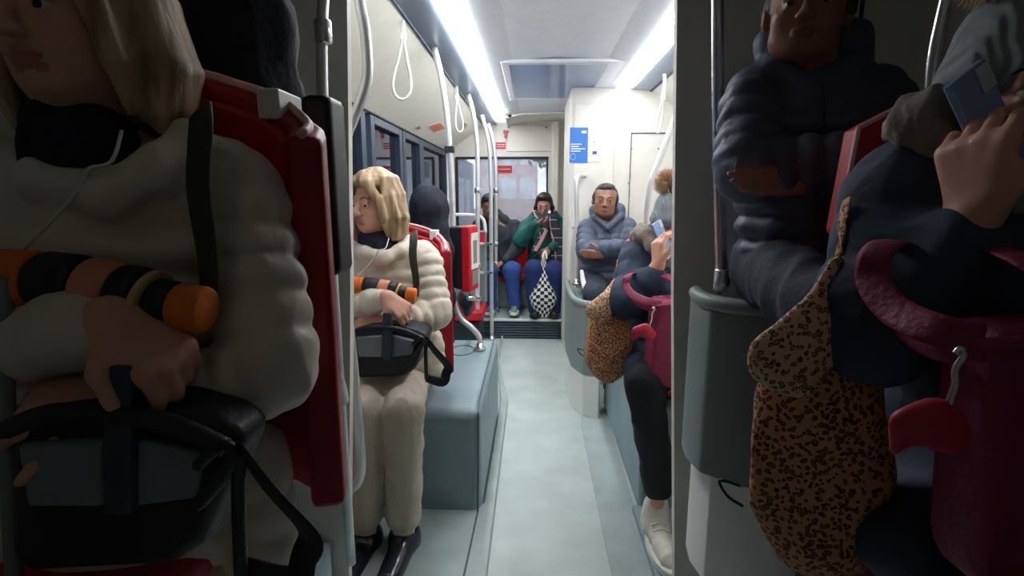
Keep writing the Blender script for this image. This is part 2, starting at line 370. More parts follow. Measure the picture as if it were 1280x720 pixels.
def _head(T, c, fwd, up, z, wide, neck):
    sd, f, u = frame(fwd, up); c = Vector(c); M = (tuple(sd), tuple(f), tuple(u))
    Lp = lambda a, b_, d: c+(sd*a*wide+f*b_+u*d)*z
    R = lambda a, b_, d: (a*wide*z, b_*z, d*z)
    T.ell(Lp(0, -.02, .03), R(.074, .09, .085), M=M)
    T.ell(Lp(0, .022, -.03), R(.06, .064, .085), k=.03, M=M)
    T.ell(Lp(0, .058, -.09), R(.028, .022, .02), k=.03, M=M)
    for q in (-1, 1):
        T.ell(Lp(q*.038, .05, -.03), R(.024, .024, .026), k=.02, M=M)
        T.ell(Lp(q*.04, .02, -.075), R(.022, .035, .025), k=.03, M=M)
        T.ell(Lp(q*.078, -.008, -.012), R(.009, .018, .031), k=.008, M=M)
    T.cap(Lp(-.034, .076, .02), Lp(.034, .076, .02), .011*z, k=.014)
    for q in (-1, 1):
        T.ell(Lp(q*.031, .096, -.001), R(.015, .013, .011), k=.012, M=M, sub=True)
        T.ell(Lp(q*.031, .077, .006), R(.0165, .0125, .0095), k=.004, M=M)
        T.ell(Lp(q*.031, .077, -.0115), R(.015, .011, .005), k=.004, M=M)
        T.ell(Lp(q*.012, .098, -.036), R(.009, .011, .008), k=.006, M=M)
    T.cap(Lp(0, .086, .008), Lp(0, .106, -.03), .0075*z, .012*z, k=.01)
    T.ell(Lp(0, .088, -.0625), R(.024, .0085, .0042), m=1, k=.004, M=M)
    T.ell(Lp(0, .087, -.071), R(.021, .009, .0046), m=1, k=.004, M=M)
    if neck is not None: T.cap(Lp(0, -.02, -.06), neck, .055*z*wide, .06*z*wide, k=.03)
    return Lp, M
def eyes(par, Lp, M, z=1.0, brow=DHAIR, closed=False):
    z *= S.RS
    sd, f, u = [Vector(x) for x in M]
    for q in (-1, 1):
        e = B(); c = Lp(q*.031, .0742, -.0035); n, mrn = 16, 10; vs = [f]; fs = []; mi = []
        for i in range(1, mrn+1):
            a = math.pi*i/mrn
            for j in range(n): t = 2*math.pi*j/n; vs.append(f*math.cos(a)+(sd*math.cos(t)+u*math.sin(t))*math.sin(a))
        for j in range(n): fs.append((0, 1+j, 1+(j+1) % n)); mi.append(1)
        for i in range(mrn-1):
            for j in range(n): fs.append((1+i*n+j, 1+(i+1)*n+j, 1+(i+1)*n+(j+1) % n, 1+i*n+(j+1) % n)); mi.append(1 if i < 1 else 0)
        mesh_obj('eye', [c+x*.0118*z for x in vs], fs, [EYEW, IRIS], par, mi, True)
        B().tube([Lp(q*.014, .088, .022), Lp(q*.03, .087, .028), Lp(q*.049, .074, .022)], [.0035*z, .004*z, .002*z], n=8).build('eyebrow', brow, par, True)
def hand(T, w, d, n, side=1, curl=(.5, .6, .7, .8), z=1.0, thumb=.5, spread=1, m=0):
    rs = T.rs; T.rs = 1.0; z *= rs; w = Vector(w); d = Vector(d).normalized(); n = Vector(n); n = (n-d*n.dot(d)).normalized(); l = d.cross(n)*side
    tips = []
    for i, (o, Ln) in enumerate(zip((.030, .010, -.010, -.029), (.072, .08, .073, .058))):
        kn = w+(d*(.088-.004*abs(i-1))+l*o*spread)*z
        T.cap(w+(d*.01+l*o*.55)*z, kn, .015*z, .0115*z, m=m, k=.012)
        a = 0; p = kn
        for j, (fr, rr) in enumerate(((.44, .0098), (.32, .0088), (.24, .0078))):
            a += curl[i]*(1.0, 1.1, .7)[j]; dd = d*math.cos(a)+n*math.sin(a)+l*o*1.2*(spread-1+.25)*(j == 0)
            q = p+dd.normalized()*Ln*fr*z; T.cap(p, q, rr*z, (rr-.0008)*z, m=m, k=.004); p = q
        tips.append(p)
    p = w+(d*.022+l*.024)*z; dd = (l*.75+d*.65+n*.25).normalized(); q = p+dd*.042*z; T.cap(p, q, .0145*z, .0115*z, m=m, k=.012)
    dd = (l*(.75-thumb)+d*.9+n*(.25+thumb*.6)).normalized(); r = q+dd*.032*z; T.cap(q, r, .011*z, .0095*z, m=m, k=.005); dd = (dd+n*.3*thumb).normalized(); T.cap(r, r+dd*.024*z, .0097*z, .008*z, m=m, k=.004)
    T.rs = rs; return tips
def shoe(par, name, mt, heel, toe, h=.1, w=.045, shaft=None, rs=.05, vox=.006, sole=None):
    T = S(); heel = Vector(heel); toe = Vector(toe); d = (toe-heel).normalized()
    T.cap(heel+Vector((0, 0, w*.85)), toe-d*w+Vector((0, 0, w*.7)), w*.85, w*.8, k=.02)
    T.ell(heel+d*.03+Vector((0, 0, h*.62)), (w*.8, w*1.1, h*.5), k=.03)
    if shaft is not None: T.cap(heel+d*.045+Vector((0, 0, h*.5)), shaft, rs*1.0, rs, k=.03)
    o = T.build(name, mt, par, vox, wr=(.002, 60))
    if sole:
        sd = d.cross(Vector((0, 0, 1))); pts = []
        for t in range(20):
            a = 2*math.pi*t/20; pts.append((heel+toe)/2+d*math.cos(a)*((toe-heel).length/2+.012)+sd*math.sin(a)*w*1.08*(1+.12*math.cos(a)))
        B().prism([Vector((p.x, p.y, heel.z-.004)) for p in pts], (0, 0, .03)).build('sole', sole, o, bev=.005)
    return o
def locks(T, Lp, n, th0, th1, ztop, zmid, zbot, rmid, rbot, r=.014, fw=-.02, jit=.012, m=0):
    for i in range(n):
        a = th0+(th1-th0)*i/(n-1); j1 = random.uniform(-jit, jit); j2 = random.uniform(-jit, jit)
        x, y = math.sin(a), math.cos(a)
        p0 = Lp(x*.02, fw+y*.02, ztop); p1 = Lp(x*rmid*.78, fw+y*rmid*.78, ztop*.72); p2 = Lp(x*(rmid+j1*.3), fw+y*(rmid+j1*.3), zmid); p3 = Lp(x*(rbot+j1), fw+y*(rbot+j1)*.8, (zmid+zbot)/2+j2); p4 = Lp(x*(rbot*.9+j2), fw+y*(rbot*.75), zbot+j2*1.5)
        T.chain([p0, p1, p2, p3, p4], [r*.9, r, r*1.05, r, r*.55], m=m, k=.007)
V3 = Vector
def facing(c, left=0.0, down=0.0):
    """unit vector from c towards the viewer's side, turned by degrees"""
    a = math.atan2(-c.x, c.y)-math.radians(left)   # azimuth measured from -Y towards +X
    return Vector((math.sin(a), -math.cos(a), down))
# ================================================================== PEOPLE
def cream_woman(front):
    M = Map(2.05, front, .62, (490, 468)); V = .0048 if front else .005
    loc = M.leg(485, 690, -.2) if not front else M.leg(485, 690, -.2)
    lab = ('large blond person in cream quilted jacket, arms crossed, dim left foreground' if front else
           'blond person in cream jacket and trousers seated left in the bright saloon')
    R = thing('person', lab, 'person', loc)
    hc = M(468, 254, 0); fwd = facing(hc, 44, -.06)
    T = S(); nk = M(474, 306, .03)
    Lp, HM = head(T, hc, fwd, neck=nk)
    pel = M.leg(490, 470, .02)
    T.cap(M(478, 322, .03), pel, .10, .11, sc=(1.3, .8, 1)); T.cap(M(442, 322, .03), M(525, 318, .03), .045, k=.04)
    sR, eR, wR = M(434, 326, .03), M(420, 388, -.12), M(483, 371, -.24)
    sL, eL, wL = M(533, 322, .03), M(545, 392, -.06), M(480, 402, -.2)
    T.chain([sR, eR, wR], [.04, .035, .026]); T.chain([sL, eL, wL], [.04, .035, .026])
    dR = M(520, 402, -.26)-wR
    hand(T, wR, dR, M(500, 420, -.1)-M(500, 380, -.26), -1, (.7, .8, .9, 1.0), thumb=.6)
    hand(T, wL, M(440, 410, -.24)-wL, M(500, 420, -.1)-M(500, 380, -.26), 1, (.4, .5, .5, .6), thumb=.3)
    legs = []
    for q, kx, kd, ax, ad in ((1, 505, -.33, 505, -.24), (-1, 452, -.33, 457, -.24)):
        hp = M.leg(490+q*22, 474, .0); kn = M.leg(kx, 510, kd); an = M.leg(ax, 655, ad); legs.append((hp, kn, an))
        T.chain([pel, hp, kn, an], [.1, .07, .045, .03]); T.cap(an, an+V3((0, -.01, -.09)), .028, .026); T.cap(an+V3((0, -.01, -.09)), an+V3((0, -.13, -.1)), .026, .02)
    body = T.build('body', [SKIN, LIPS], R, V)
    eyes(R, Lp, HM, brow=mat('light_brow', (130, 95, 70), .7))
    # hair
    T = S(); T.ell(Lp(0, -.045, .035), (.088, .088, .09), k=.02); T.ell(Lp(0, .0, .082), (.072, .082, .045), k=.02)
    locks(T, Lp, 26, math.radians(62), math.radians(298), .125, .03, -.15, .098, .12, r=.0155)
    locks(T, Lp, 16, math.radians(75), math.radians(285), .118, .0, -.115, .088, .10, r=.018)
    for q in (-1, 1):   # fringe locks framing the face
        T.chain([Lp(q*.005, .03, .122), Lp(q*.045, .072, .085), Lp(q*.078, .06, .02), Lp(q*.088, .045, -.06), Lp(q*.085, .03, -.125)], [.013, .016, .016, .017, .008], k=.008)
        T.chain([Lp(q*.005, .05, .118), Lp(q*.03, .083, .085), Lp(q*.066, .066, .04), Lp(q*.08, .05, -.02)], [.012, .014, .013, .012], k=.008)
    T.build('hair', BLOND, R, V)
    # neck warmer
    T = S(); T.cap(M(470, 300, .0), M(474, 309, -.02), .07, .076, sc=(1.08, .95, 1)); T.build('neck_warmer', NAVYS, R, V, wr=(.004, 60))
    # jacket
    T = S()
    T.cap(M(480, 335, .03), M(492, 455, .02), .130, .147, sc=(1.33, .9, 1), q=(8, .02))
    T.cap(M(447, 324, .03), M(526, 321, .03), .06, .06, k=.03, sc=(1, 1, 1.0))
    T.chain([sL+V3((0, 0, -.005)), eL], [.066, .068], q=(5, .009), k=.015); T.chain([eL, M(498, 404, -.16)], [.068, .048], q=(4, .008), k=.015)
    T.chain([sR+V3((0, 0, -.005)), eR], [.066, .062], q=(5, .009), k=.015); T.chain([eR, M(476, 374, -.22)], [.062, .05], q=(4, .008), k=.015)
    T.chain([M(440, 308, .0), M(456, 317, -.09), M(480, 323, -.11), M(500, 314, -.07), M(512, 300, .02)], [.028, .03, .03, .03, .028], k=.015)  # collar
    T.cap(M(474, 306, .0), M(476, 292, .03), .072, .08, k=.02, sub=True, sc=(1, 1, 1))
    T.cap(M(500, 318, .06), M(528, 316, .06), .05, .055, k=.03)
    skirt = M(540, 425, .0)
    T.cap(skirt, M(543, 468, -.02), .05, .055, q=(3, .006), k=.03)
    T.build('jacket', CREAM, R, V, wr=(.0025, 45))
    # straps of the backpack and the earphone lead
    B().tube([M(517, 290, -.03), M(517, 300, -.105), M(516, 320, -.135), M(520, 350, -.15), M(520, 370, -.14)], [.018, .02, .019, .016, .012], n=10, flat=(0, -1, .1)).build('shoulder_strap', OLIVE, R, True, label='dark olive backpack strap')
    B().tube([M(486, 298, -.10), M(482, 310, -.14), M(473, 313, -.15), M(470, 320, -.15), M(452, 340, -.16), M(441, 350, -.17)], .0022, n=6).build('earphone_lead', WHITE, R, True)
    # trousers
    T = S(); T.cap(pel+V3((-.06, 0, 0)), pel+V3((.08, 0, 0)), .11, .11, sc=(1, 1, .8))
    for hp, kn, an in legs:
        T.cap(hp, kn, .085, .072, k=.03); T.cap(kn, an+V3((0, 0, .045)), .075, .069, k=.02, sc=(1, 1, 1)); T.cap(an+V3((0, 0, .045)), an+V3((0, 0, .06)), .074, .072, k=.01)
    T.build('trousers', PANTS, R, .006, wr=(.004, 32))
    for hp, kn, an in legs:
        s_ = S(); s_.cap(an+V3((0, 0, .03)), an+V3((0, -.01, -.08)), .043, .042).build('sock', SOCK, R, .006)
        fl = an+V3((0, 0, -.125)); gz = fl.z
        T = S(); tp = an+V3((0, .005, -.05)); hl = V3((fl.x, fl.y+.01, gz+.045)); to = V3((fl.x-.01, fl.y-.2, gz+.035))
        T.cap(tp, hl, .06, .055); T.cap(hl, to, .052, .046, k=.04); T.cap(tp+V3((0, -.005, .02)), tp+V3((0, -.03, -.04)), .048, .03, sub=True, k=.01)
        o = T.build('boot', BOOT, R, .005)
        c = B(); c.box((fl.x-.04, fl.y-.03, gz-.008), (fl.x+.04, fl.y+.05, gz+.02)); c.build('heel', DARK, o, bev=.006)
    # bundle under the arms
    sg = [(436, 356, ORANGE), (455, 357, BLKBAG), (473, 359, SALMON), (486, 362, BLKBAG), (496, 364, GOLD), (499, 365, BLKBAG), (508, 367, ORANGE), (520, 369, ORANGE)]
    BR = thing('scarf', ('rolled orange and black striped scarf against the large cream jacket, dim left foreground' if front else 'rolled orange and black striped scarf held against the cream jacket in the bright saloon'), 'scarf', M(478, 365, -.17))
    mats = [ORANGE, BLKBAG, SALMON, GOLD]; b_ = B()
    for i in range(len(sg)-1):
        p, q = M(sg[i][0], sg[i][1], -.19), M(sg[i+1][0], sg[i+1][1], -.19)
        b_.tube([p, p+(q-p)*.15, p+(q-p)*.85, q], [.028, .033, .033, .028] if i < 5 else [.023, .026, .026, .021], mats.index(sg[i][2]), n=20, sub=3)
    o = b_.build('roll', mats, BR, True)
    # bag on lap
    BG = thing('bag', ('large black and grey carry bag across the lap in the dim left foreground' if front else 'black and grey carry bag on the lap of the blond person, bright saloon'), 'bag', M(490, 470, -.28))
    dp = .5 if front else 1
    bk = V3((0, .1*dp, 0))
    def slab(pts, y, th, name, mt, bev=.01, par=BG):
        P = [M(px, py, y) for px, py in pts]; return B().prism(P, V3((0, th, 0))).build(name, mt, par, bev=bev)
    slab([(440, 412), (462, 407), (480, 406), (500, 405), (522, 412), (534, 420), (530, 430), (519, 462), (505, 471), (450, 474), (440, 470)], -.27, .14*dp, 'body', BLKBAG, .018)
    slab([(444, 422), (478, 420), (478, 447), (448, 447)], -.285, .03, 'side_panel', GREYBAG, .006)
    slab([(489, 419), (517, 426), (514, 444), (489, 447)], -.285, .03, 'side_panel', GREYBAG, .006)
    B().tube([M(440, 416, -.29), M(462, 409, -.30), M(500, 412, -.30), M(527, 423, -.29)], .010, n=8).build('rim', BLKBAG, BG, True)
    slab([(478, 391), (489, 391), (489, 450), (478, 450)], -.305, .022, 'centre_strap', SLATEW, .004)
    B().tube([M(531, 421, -.3), M(545, 440, -.28), M(560, 457, -.26), M(558, 466, -.26), M(553, 477, -.27), M(533, 472, -.27)], [.010, .016, .02, .018, .02, .016], n=10, flat=(-.5, -.5, .7)).build('shoulder_strap', BLKBAG, BG, True)
    B().tube([M(533, 425, -.3), M(532, 440, -.29), M(533, 474, -.28)], .007, n=8).build('tether', BLKBAG, BG, True)
    B().tube([M(516, 430, -.3), M(526, 422, -.31), M(530, 428, -.305), M(520, 442, -.30), M(516, 446, -.30)], .006, n=8).build('buckle', BLACKP, BG, True)
    return R
def red_seat(M, pts, name_lab, zb, base=True):
    """wrap-round seat back: plan path with tops"""
    R = thing('bus_seat', name_lab, 'seat', (sum(p[0] for p in pts)/len(pts), pts[len(pts)//2][1], zb))
    B().wallpath([(x, y, zb+.1, z) for x, y, z in pts], .05).build('backrest', REDD, R, bev=.012)
    inn = pts[1:-1]; B().wallpath([(x, y-.035, zb+.14, z-.03) for x, y, z in inn], .025).build('upholstery', RED, R, bev=.008)
    B().tube([V3((x, y, z+.004)) for x, y, z in pts], .007, n=8, sub=4).build('piping', PIPE, R, True)
    m0, m1 = pts[len(pts)//2-1], pts[len(pts)//2+1]
    xs = [p[0] for p in pts]; y0 = max(p[1] for p in pts)
    B().box((min(xs)+.02, y0-.34, zb), (max(xs)-.14, y0-.04, zb+.1)).build('cushion', RED, R, bev=.03)
    B().box((min(xs)+.05, y0-.30, zb-.12), (max(xs)-.17, y0-.06, zb-.002)).build('base', BLACKP, R, bev=.01)
    i = int(len(pts)*.62); x, y, z = pts[i]; B().box((x-.012, y-.045, z-.03), (x+.02, y+.03, z+.012)).build('clip', WHITE, R, bev=.004)
    return R
def hooded(front):
    M = Map(3.02 if front else 2.72, front, .5, (526, 400)); HO = .07 if front else 0
    R = thing('person', 'large dark hooded head seen from behind in the dim left foreground' if front else 'person in a black hood sitting behind the blond person in the bright saloon', 'person', M.leg(540, 440, 0))
    T = S(); hc = M(537, 264, .0); fwd = (0, 1, -.1); Lp, HM = head(T, hc, fwd, neck=M(534, 300, 0)); pel = M.leg(526, 400, .0)
    T.cap(M(528, 312, 0), pel, .1, .1, sc=(1.1, .8, 1)); kn = []
    for q in (-1, 1):
        s_ = M(528, 318, 0)+V3((q*.10, 0, 0)); T.chain([s_, s_+V3((q*.02-HO, .05, -.25)), s_+V3((-2*HO, .25, -.3))], [.04, .035, .025]); hand(T, s_+V3((-2*HO, .25, -.3)), (-q*.3, 1, -.1), (0, 0, -1), q)
        h = pel+V3((q*.07-(.05 if front else 0), 0, 0)); k_ = h+V3((-.16 if front else 0, .36 if not front else .28, .02)); a = k_+V3((0, .0, -.33)); kn.append((h, k_, a)); T.chain([pel, h, k_, a], [.09, .07, .045, .03]); T.cap(a, a+V3((0, .1, -.05)), .028)
    T.build('body', [SKIN3, LIPS3], R, .007); eyes(R, Lp, HM)
    T = S(); T.ell(hc+V3((0, -.02, .02)), (.105, .118, .125)); T.ell(hc+V3((0, -.02, -.10)), (.105, .11, .08), k=.05); T.ell(hc+V3((-.01, 0, -.19)), (.135, .12, .09), k=.05); T.ell(hc+V3((0, .13, .0)), (.075, .09, .095), sub=True, k=.02); T.cap(M(528, 318, 0), pel+V3((0, 0, -.02)), .115, .12, sc=(1.1, .9, 1), k=.05)
    for q in (-1, 1):
        s_ = M(528, 318, 0)+V3((q*.09, 0, .0)); T.chain([s_, s_+V3((q*.02-HO, .05, -.25)), s_+V3((-2*HO, .22, -.29))], [.07, .055, .045], k=.04)
    T.build('hooded_jacket', HOODD, R, .006, wr=(.004, 30))
    T = S()
    for h, k_, a in kn: T.chain([h, k_, a], [.08, .065, .055])
    T.build('trousers', PANTN, R, .008)
    for h, k_, a in kn: shoe(R, 'shoe', BLACKP, a+V3((0, -.03, -.09)), a+V3((0, .2, -.09)), .09, .042, vox=.008, sole=DARK)
def puffer_man(front):
    M = Map(3.82, front, .6, (757, 352)); V = .005 if front else .006
    R = thing('person', ('large person in slate quilted jacket with folded arms in the dim right foreground' if front else 'person in slate quilted jacket with folded arms in the bright saloon'), 'person', M.leg(757, 420, -.3))
    T = S(); hc = M(756.5, 250.5, -.06); Lp, HM = head(T, hc, facing(hc, 0, -.02), (.06, 0, 1), z=1.0, wide=1.12, neck=M(759, 282, .04)); pel = M.leg(760, 352, .02)
    T.cap(M(760, 300, .03), pel, .13, .14, sc=(1.3, .85, 1))
    sR, eR, wR = M(735, 284, .02), M(733, 314, -.14), M(768, 310, -.26)
    sL, eL, wL = M(785, 284, .02), M(789, 314, -.12), M(752, 318, -.22)
    T.chain([sR, eR, wR], [.045, .04, .028]); T.chain([sL, eL, wL], [.045, .04, .028])
    hand(T, wR, (1, .1, -.1), (0, .8, -.5), 1, (.3, .4, .4, .5)); hand(T, wL+V3((.01, -.01, 0)), (-1, -.05, .03), (0, .9, .3), -1, (.1, .12, .12, .15), spread=.85)
    lg = []
    for q in (-1, 1):
        h = pel+V3((q*.1, 0, 0)); k_ = h+V3((q*.04, -.42*(.8 if front else 1), -.03)); a = k_+V3((0, -.02, -.36)); lg.append((h, k_, a)); T.chain([pel, h, k_, a], [.12, .08, .05, .035]); T.cap(a, a+V3((0, -.12, -.05)), .03)
    T.build('body', [SKIN2, LIPS2], R, V); eyes(R, Lp, HM, brow=SHAIR)
    T = S(); T.ell(Lp(0, -.032, .035), (.088, .088, .088), k=.02)
    for q in (-1, 1): T.ell(Lp(q*.07, -.02, .005), (.018, .04, .04), k=.02)
    T.ell(Lp(0, .008, .09), (.06, .054, .03), k=.02); T.ell(Lp(0, .10, .0), (.058, .05, .055), sub=True, k=.015); T.build('hair', SHAIR, R, V, wr=(.0015, 120))
    T = S(); T.cap(M(760, 292, .03), M.leg(760, 348, .02) if not front else M(760, 348, .02), .15, .165, sc=(1.25, .92, 1), q=(6, .014))
    T.chain([sR, eR], [.078, .08], q=(4, .01), k=.015); T.chain([eR, M(774, 308, -.26)], [.078, .058], q=(4, .009), k=.015)
    T.chain([sL, eL], [.078, .076], q=(4, .01), k=.015); T.chain([eL, M(766, 317, -.2)], [.072, .052], q=(4, .009), k=.015)
    T.chain([M(742, 274, .0), M(744, 264, .03), M(757, 258, .13), M(773, 262, .04), M(776, 274, .0)], [.035, .045, .06, .05, .035], k=.02)
    T.chain([M(745, 272, -.04), M(760, 284, -.12), M(776, 270, -.04)], [.03, .025, .03], k=.015)
    T.build('quilted_jacket', PUFF, R, V, wr=(.003, 35))
    B().tube([M(762, 281, -.16), M(763, 290, -.185), M(763, 300, -.2)], .0025, n=6).build('zip', DARK, R, True)
    T = S(); T.cap(pel+V3((-.06, 0, 0)), pel+V3((.06, 0, 0)), .13, .13, sc=(1, 1, .85))
    for h, k_, a in lg: T.chain([h, k_, a], [.105, .085, .07], k=.03)
    T.build('trousers', PUFFP, R, .007, wr=(.004, 30))
    for h, k_, a in lg: shoe(R, 'shoe', BLACKP, a+V3((0, .03, -.09)), a+V3((0, -.2, -.09)), .09, .045, vox=.008, sole=DARK)
def phone(P, ctr, long, wide, L_=.15, W=.074, T_=.009, lab=''):
    """slab phone with camera bump"""
    a = Vector(long).normalized(); w = Vector(wide); w = (w-a*w.dot(a)).normalized(); n = a.cross(w)
    R = thing('phone', lab, 'phone', ctr); Mx = Matrix((( w.x, a.x, n.x, ctr[0]), (w.y, a.y, n.y, ctr[1]), (w.z, a.z, n.z, ctr[2]), (0, 0, 0, 1)))
    B().box((-W/2, -L_/2, -T_/2), (W/2, L_/2, T_/2), M=Mx).build('case', PHONEB if P else BLACKP, R, bev=.003)
    B().box((-W/2+.004, -L_/2+.004, T_/2), (W/2-.004, L_/2-.004, T_/2+.0012), M=Mx).build('screen', BLACKP, R)
    B().box((W/2-.03, L_/2-.032, -T_/2-.003), (W/2-.004, L_/2-.004, -T_/2), M=Mx).build('camera_bump', PHONEW, R, bev=.001)
def phone_woman(front):
    M = Map(2.12, front, .6, (850, 455)); V = .0048 if front else .005
    R = thing('person', ('large person in grey knit hat and navy parka on the phone, dim right foreground' if front else 'person in grey pompom hat and navy parka, phone at ear, bright saloon'), 'person', M.leg(845, 640, -.2))
    hc = M(849, 281, .0); fwd = facing(hc, -15, -.12); T = S(); Lp, HM = head(T, hc, fwd, (-.1, 0, 1), neck=M(852, 320, .03)); pel = M.leg(850, 455, .03)
    T.cap(M(845, 335, .03), pel, .11, .12, sc=(1.3, .85, 1)); T.cap(M(805, 322, .03), M(890, 325, .03), .045, k=.04)
    sR, eR, wR = M(798, 319, .03), M(782, 376, -.1), M(823, 332, -.17)
    sL, eL, wL = M(893, 328, .03), M(905, 400, -.08), M(850, 400, -.22)
    T.chain([sR, eR, wR], [.045, .038, .026]); T.chain([sL, eL, wL], [.045, .038, .026])
    dirh = M(818, 290, -.18)-wR
    hand(T, wR, M(822, 298, -.16)-wR, V3((.75, .25, .45)), -1, (.62, .66, .7, .74), thumb=.1, spread=1.15)
    hand(T, wL, (-.9, -.2, -.3), (0, .6, -.8), 1, (.6, .7, .8, .8))
    lg = []
    for hx, kx, ky, kd, axx, ay, ad in ((828, 806, 478, -.30, 823, 606, -.24), (880, 880, 478, -.34, 880, 612, -.24)):
        h = M.leg(hx, 458, .0); k_ = M.leg(kx, ky, kd); a = M.leg(axx, ay, ad); lg.append((h, k_, a)); T.chain([pel, h, k_, a], [.1, .075, .048, .032]); T.cap(a, a+V3((0, 0, -.08)), .03, .028)
    T.build('body', [SKIN, LIPS], R, V); eyes(R, Lp, HM)
    T = S(); T.ell(Lp(0, -.02, .055), (.097, .107, .10)); T.cap(Lp(-.02, .0, .02), Lp(.02, -.02, .02), .092, .092, k=.02, sc=(1, 1, .5))
    T.ell(Lp(0, -.015, .02), (.099, .108, .042), k=.02)
    hat = T.build('knit_hat', KNIT, R, V, wr=(.0015, 50))
    pc = M(835, 228, -.0); pb = B()
    for i in range(1500):
        d = Vector(rng.normal(size=3)).normalized(); ln = random.uniform(.05, .064); s0 = d.orthogonal().normalized()*.0035; s1 = d.cross(s0); p0 = pc+d*.015; tip = pc+(d*ln)+Vector(rng.normal(size=3))*.004; k0 = len(pb.v)
        pb.v += [p0+s0, p0-s0*.5+s1*.87, p0-s0*.5-s1*.87, tip]; pb.f += [(k0, k0+1, k0+3), (k0+1, k0+2, k0+3), (k0+2, k0, k0+3)]; pb.m += [0]*3
    pb.build('pompom', FUR, hat, label='tan fur pompom')
    # brown hair hints below hat
    T = S(); T.ell(Lp(0, -.05, -.03), (.08, .06, .08)); T.build('hair', BLOND, R, V)
    # parka
    T = S(); T.cap(M(842, 345, .03), M(848, 440, .02), .15, .165, sc=(1.3, .9, 1), q=(4, .006)); T.cap(M(806, 322, .03), M(890, 325, .03), .07, .07, k=.04)
    T.chain([sR, eR], [.082, .078], k=.02, q=(3, .006)); T.chain([eR, M(817, 345, -.16)], [.078, .054], k=.03, q=(3, .005))
    T.chain([sL, eL], [.082, .076], k=.02, q=(3, .006)); T.chain([eL, M(860, 402, -.2)], [.07, .05], k=.03)
    T.cap(M(806, 440, -.02), M(798, 462, -.14), .075, .07, k=.04); T.cap(M(880, 440, -.02), M(880, 470, -.16), .08, .08, k=.04)
    T.build('parka', PARKA, R, V, wr=(.005, 26))
    T = S(); T.chain([M(797, 297, .04), M(803, 292, -.02), M(815, 308, -.06), M(838, 326, -.07), M(870, 312, -.03)], [.03, .038, .03, .028, .03], k=.02); T.chain([M(797, 297, .04), M(825, 290, .13), M(870, 300, .1)], [.035, .05, .04], k=.02); T.build('hood', HOODG, R, V, wr=(.005, 60), label='taupe fur-lined hood')
    T = S(); T.cap(pel+V3((-.06, 0, 0)), pel+V3((.07, 0, 0)), .12, .12, sc=(1, 1, .85))
    for h, k_, a in lg: T.cap(h, k_, .095, .078, k=.03); T.cap(k_, a, .074, .064, k=.02)
    T.build('trousers', PANTN, R, .006, wr=(.004, 30))
    for h, k_, a in lg:
        fl = a+V3((0, 0, -(a.z-.042) if not front else -.105)); o = shoe(R, 'sneaker', SNEAK, fl+V3((-.005, .045, 0)), fl+V3((.015, -.225, 0)), .12, .054, shaft=fl+V3((0, .02, .125)), rs=.052, vox=.005, sole=WHITE)
        for i in range(5): t = fl+V3((.002, -.05-.02*i, .098-.012*i)); B().tube([t+V3((-.032, 0, -.008)), t+V3((0, 0, .003)), t+V3((.032, 0, -.008))], .004, n=6).build('lace', WHITE, o, True)
    # phone at the ear
    phone(True, M(829, 299, -.10), M(820, 280, -.10)-M(838, 320, -.10), -facing(M(829, 299, -.10), 28), lab=('large pale blue phone pressed to the ear under the grey hat, dim right foreground' if front else 'pale blue phone pressed to the ear under the pompom hat'))
    # leopard bag
    LB = thing('bag', ('large leopard print bag hanging in the dim right foreground' if front else 'leopard print bag hanging beside the navy parka wearer in the bright saloon'), 'bag', M(758, 478, -.05))
    dp = .55 if front else 1; T = S()
    for cx, cy, rx, rz in ((757, 398, .07, .07), (756, 425, .088, .09), (755, 447, .078, .08), (760, 462, .058, .055), (768, 410, .06, .08), (772, 440, .06, .09)): T.ell(M(cx, cy, -.05), (rx, .065*dp, rz), k=.05)
    T.build('pouch', LEO, LB, V, wr=(.005, 30))
    T = S(); 
    T.cap(M(744, 387, -.115), M(762, 380, -.115), .03, .034, k=.03, sc=(1, .5, 1)); T.cap(M(748, 390, -.12), M(754, 398, -.12), .03, .022, k=.03, sc=(1, .5, 1)); T.cap(M(757, 375, -.11), M(768, 350, -.07), .026, .01, k=.02, sc=(1, .5, 1)); T.build('flap', LEO2, LB, V, wr=(.002, 40), label='paler leopard print flap')
    B().tube([M(766, 360, -.06), M(769, 342, -.04), M(772, 325, 0)], [.014, .011, .01], n=8, flat=(1, 0, 0)).build('strap', LEO, LB, True)
    B().tube([M(730, 438, -.04), M(722, 436, -.04), M(725, 442, -.04), M(731, 446, -.04)], .0022, n=6).build('cord', BLACKP, LB, True); B().tube([M(754, 476, -.05), M(755, 486, -.05), M(757, 478, -.05)], .002, n=6).build('cord', BLACKP, LB, True)
    # magenta handbag
    HB = thing('handbag', ('large magenta canvas handbag over the arm in the dim right foreground' if front else 'magenta canvas handbag hooked over the navy sleeve in the bright saloon'), 'handbag', M(845, 486, -.34))
    P = [(x+(11 if front else 0), y) for x, y in [(822, 378), (850, 376), (892, 380), (898, 430), (894, 486), (850, 489), (815, 482), (813, 470), (817, 420)]]
    B().prism([M(x, y, -.36) for x, y in P], V3((0, .13*dp, 0))).build('body', MAG, HB, bev=.016)
    B().tube([M(821, 383, -.37), M(850, 381, -.375), M(892, 385, -.37)], .006, n=8).build('rim', MAG, HB, True)
    B().tube([M(826, 381, -.37), M(806, 376, -.34), M(790, 368, -.26), M(782, 356, -.2), M(784, 346, -.19), M(792, 342, -.14), M(808, 350, -.1)], .0165, n=10, flat=(.2, -.9, .3)).build('handle', MAG, HB, True)
    B().tube([M(826, 384, -.35), M(808, 384, -.30), M(794, 376, -.22), M(786, 362, -.17)], .012, n=10, flat=(.2, -.9, .3)).build('handle', MAG, HB, True)
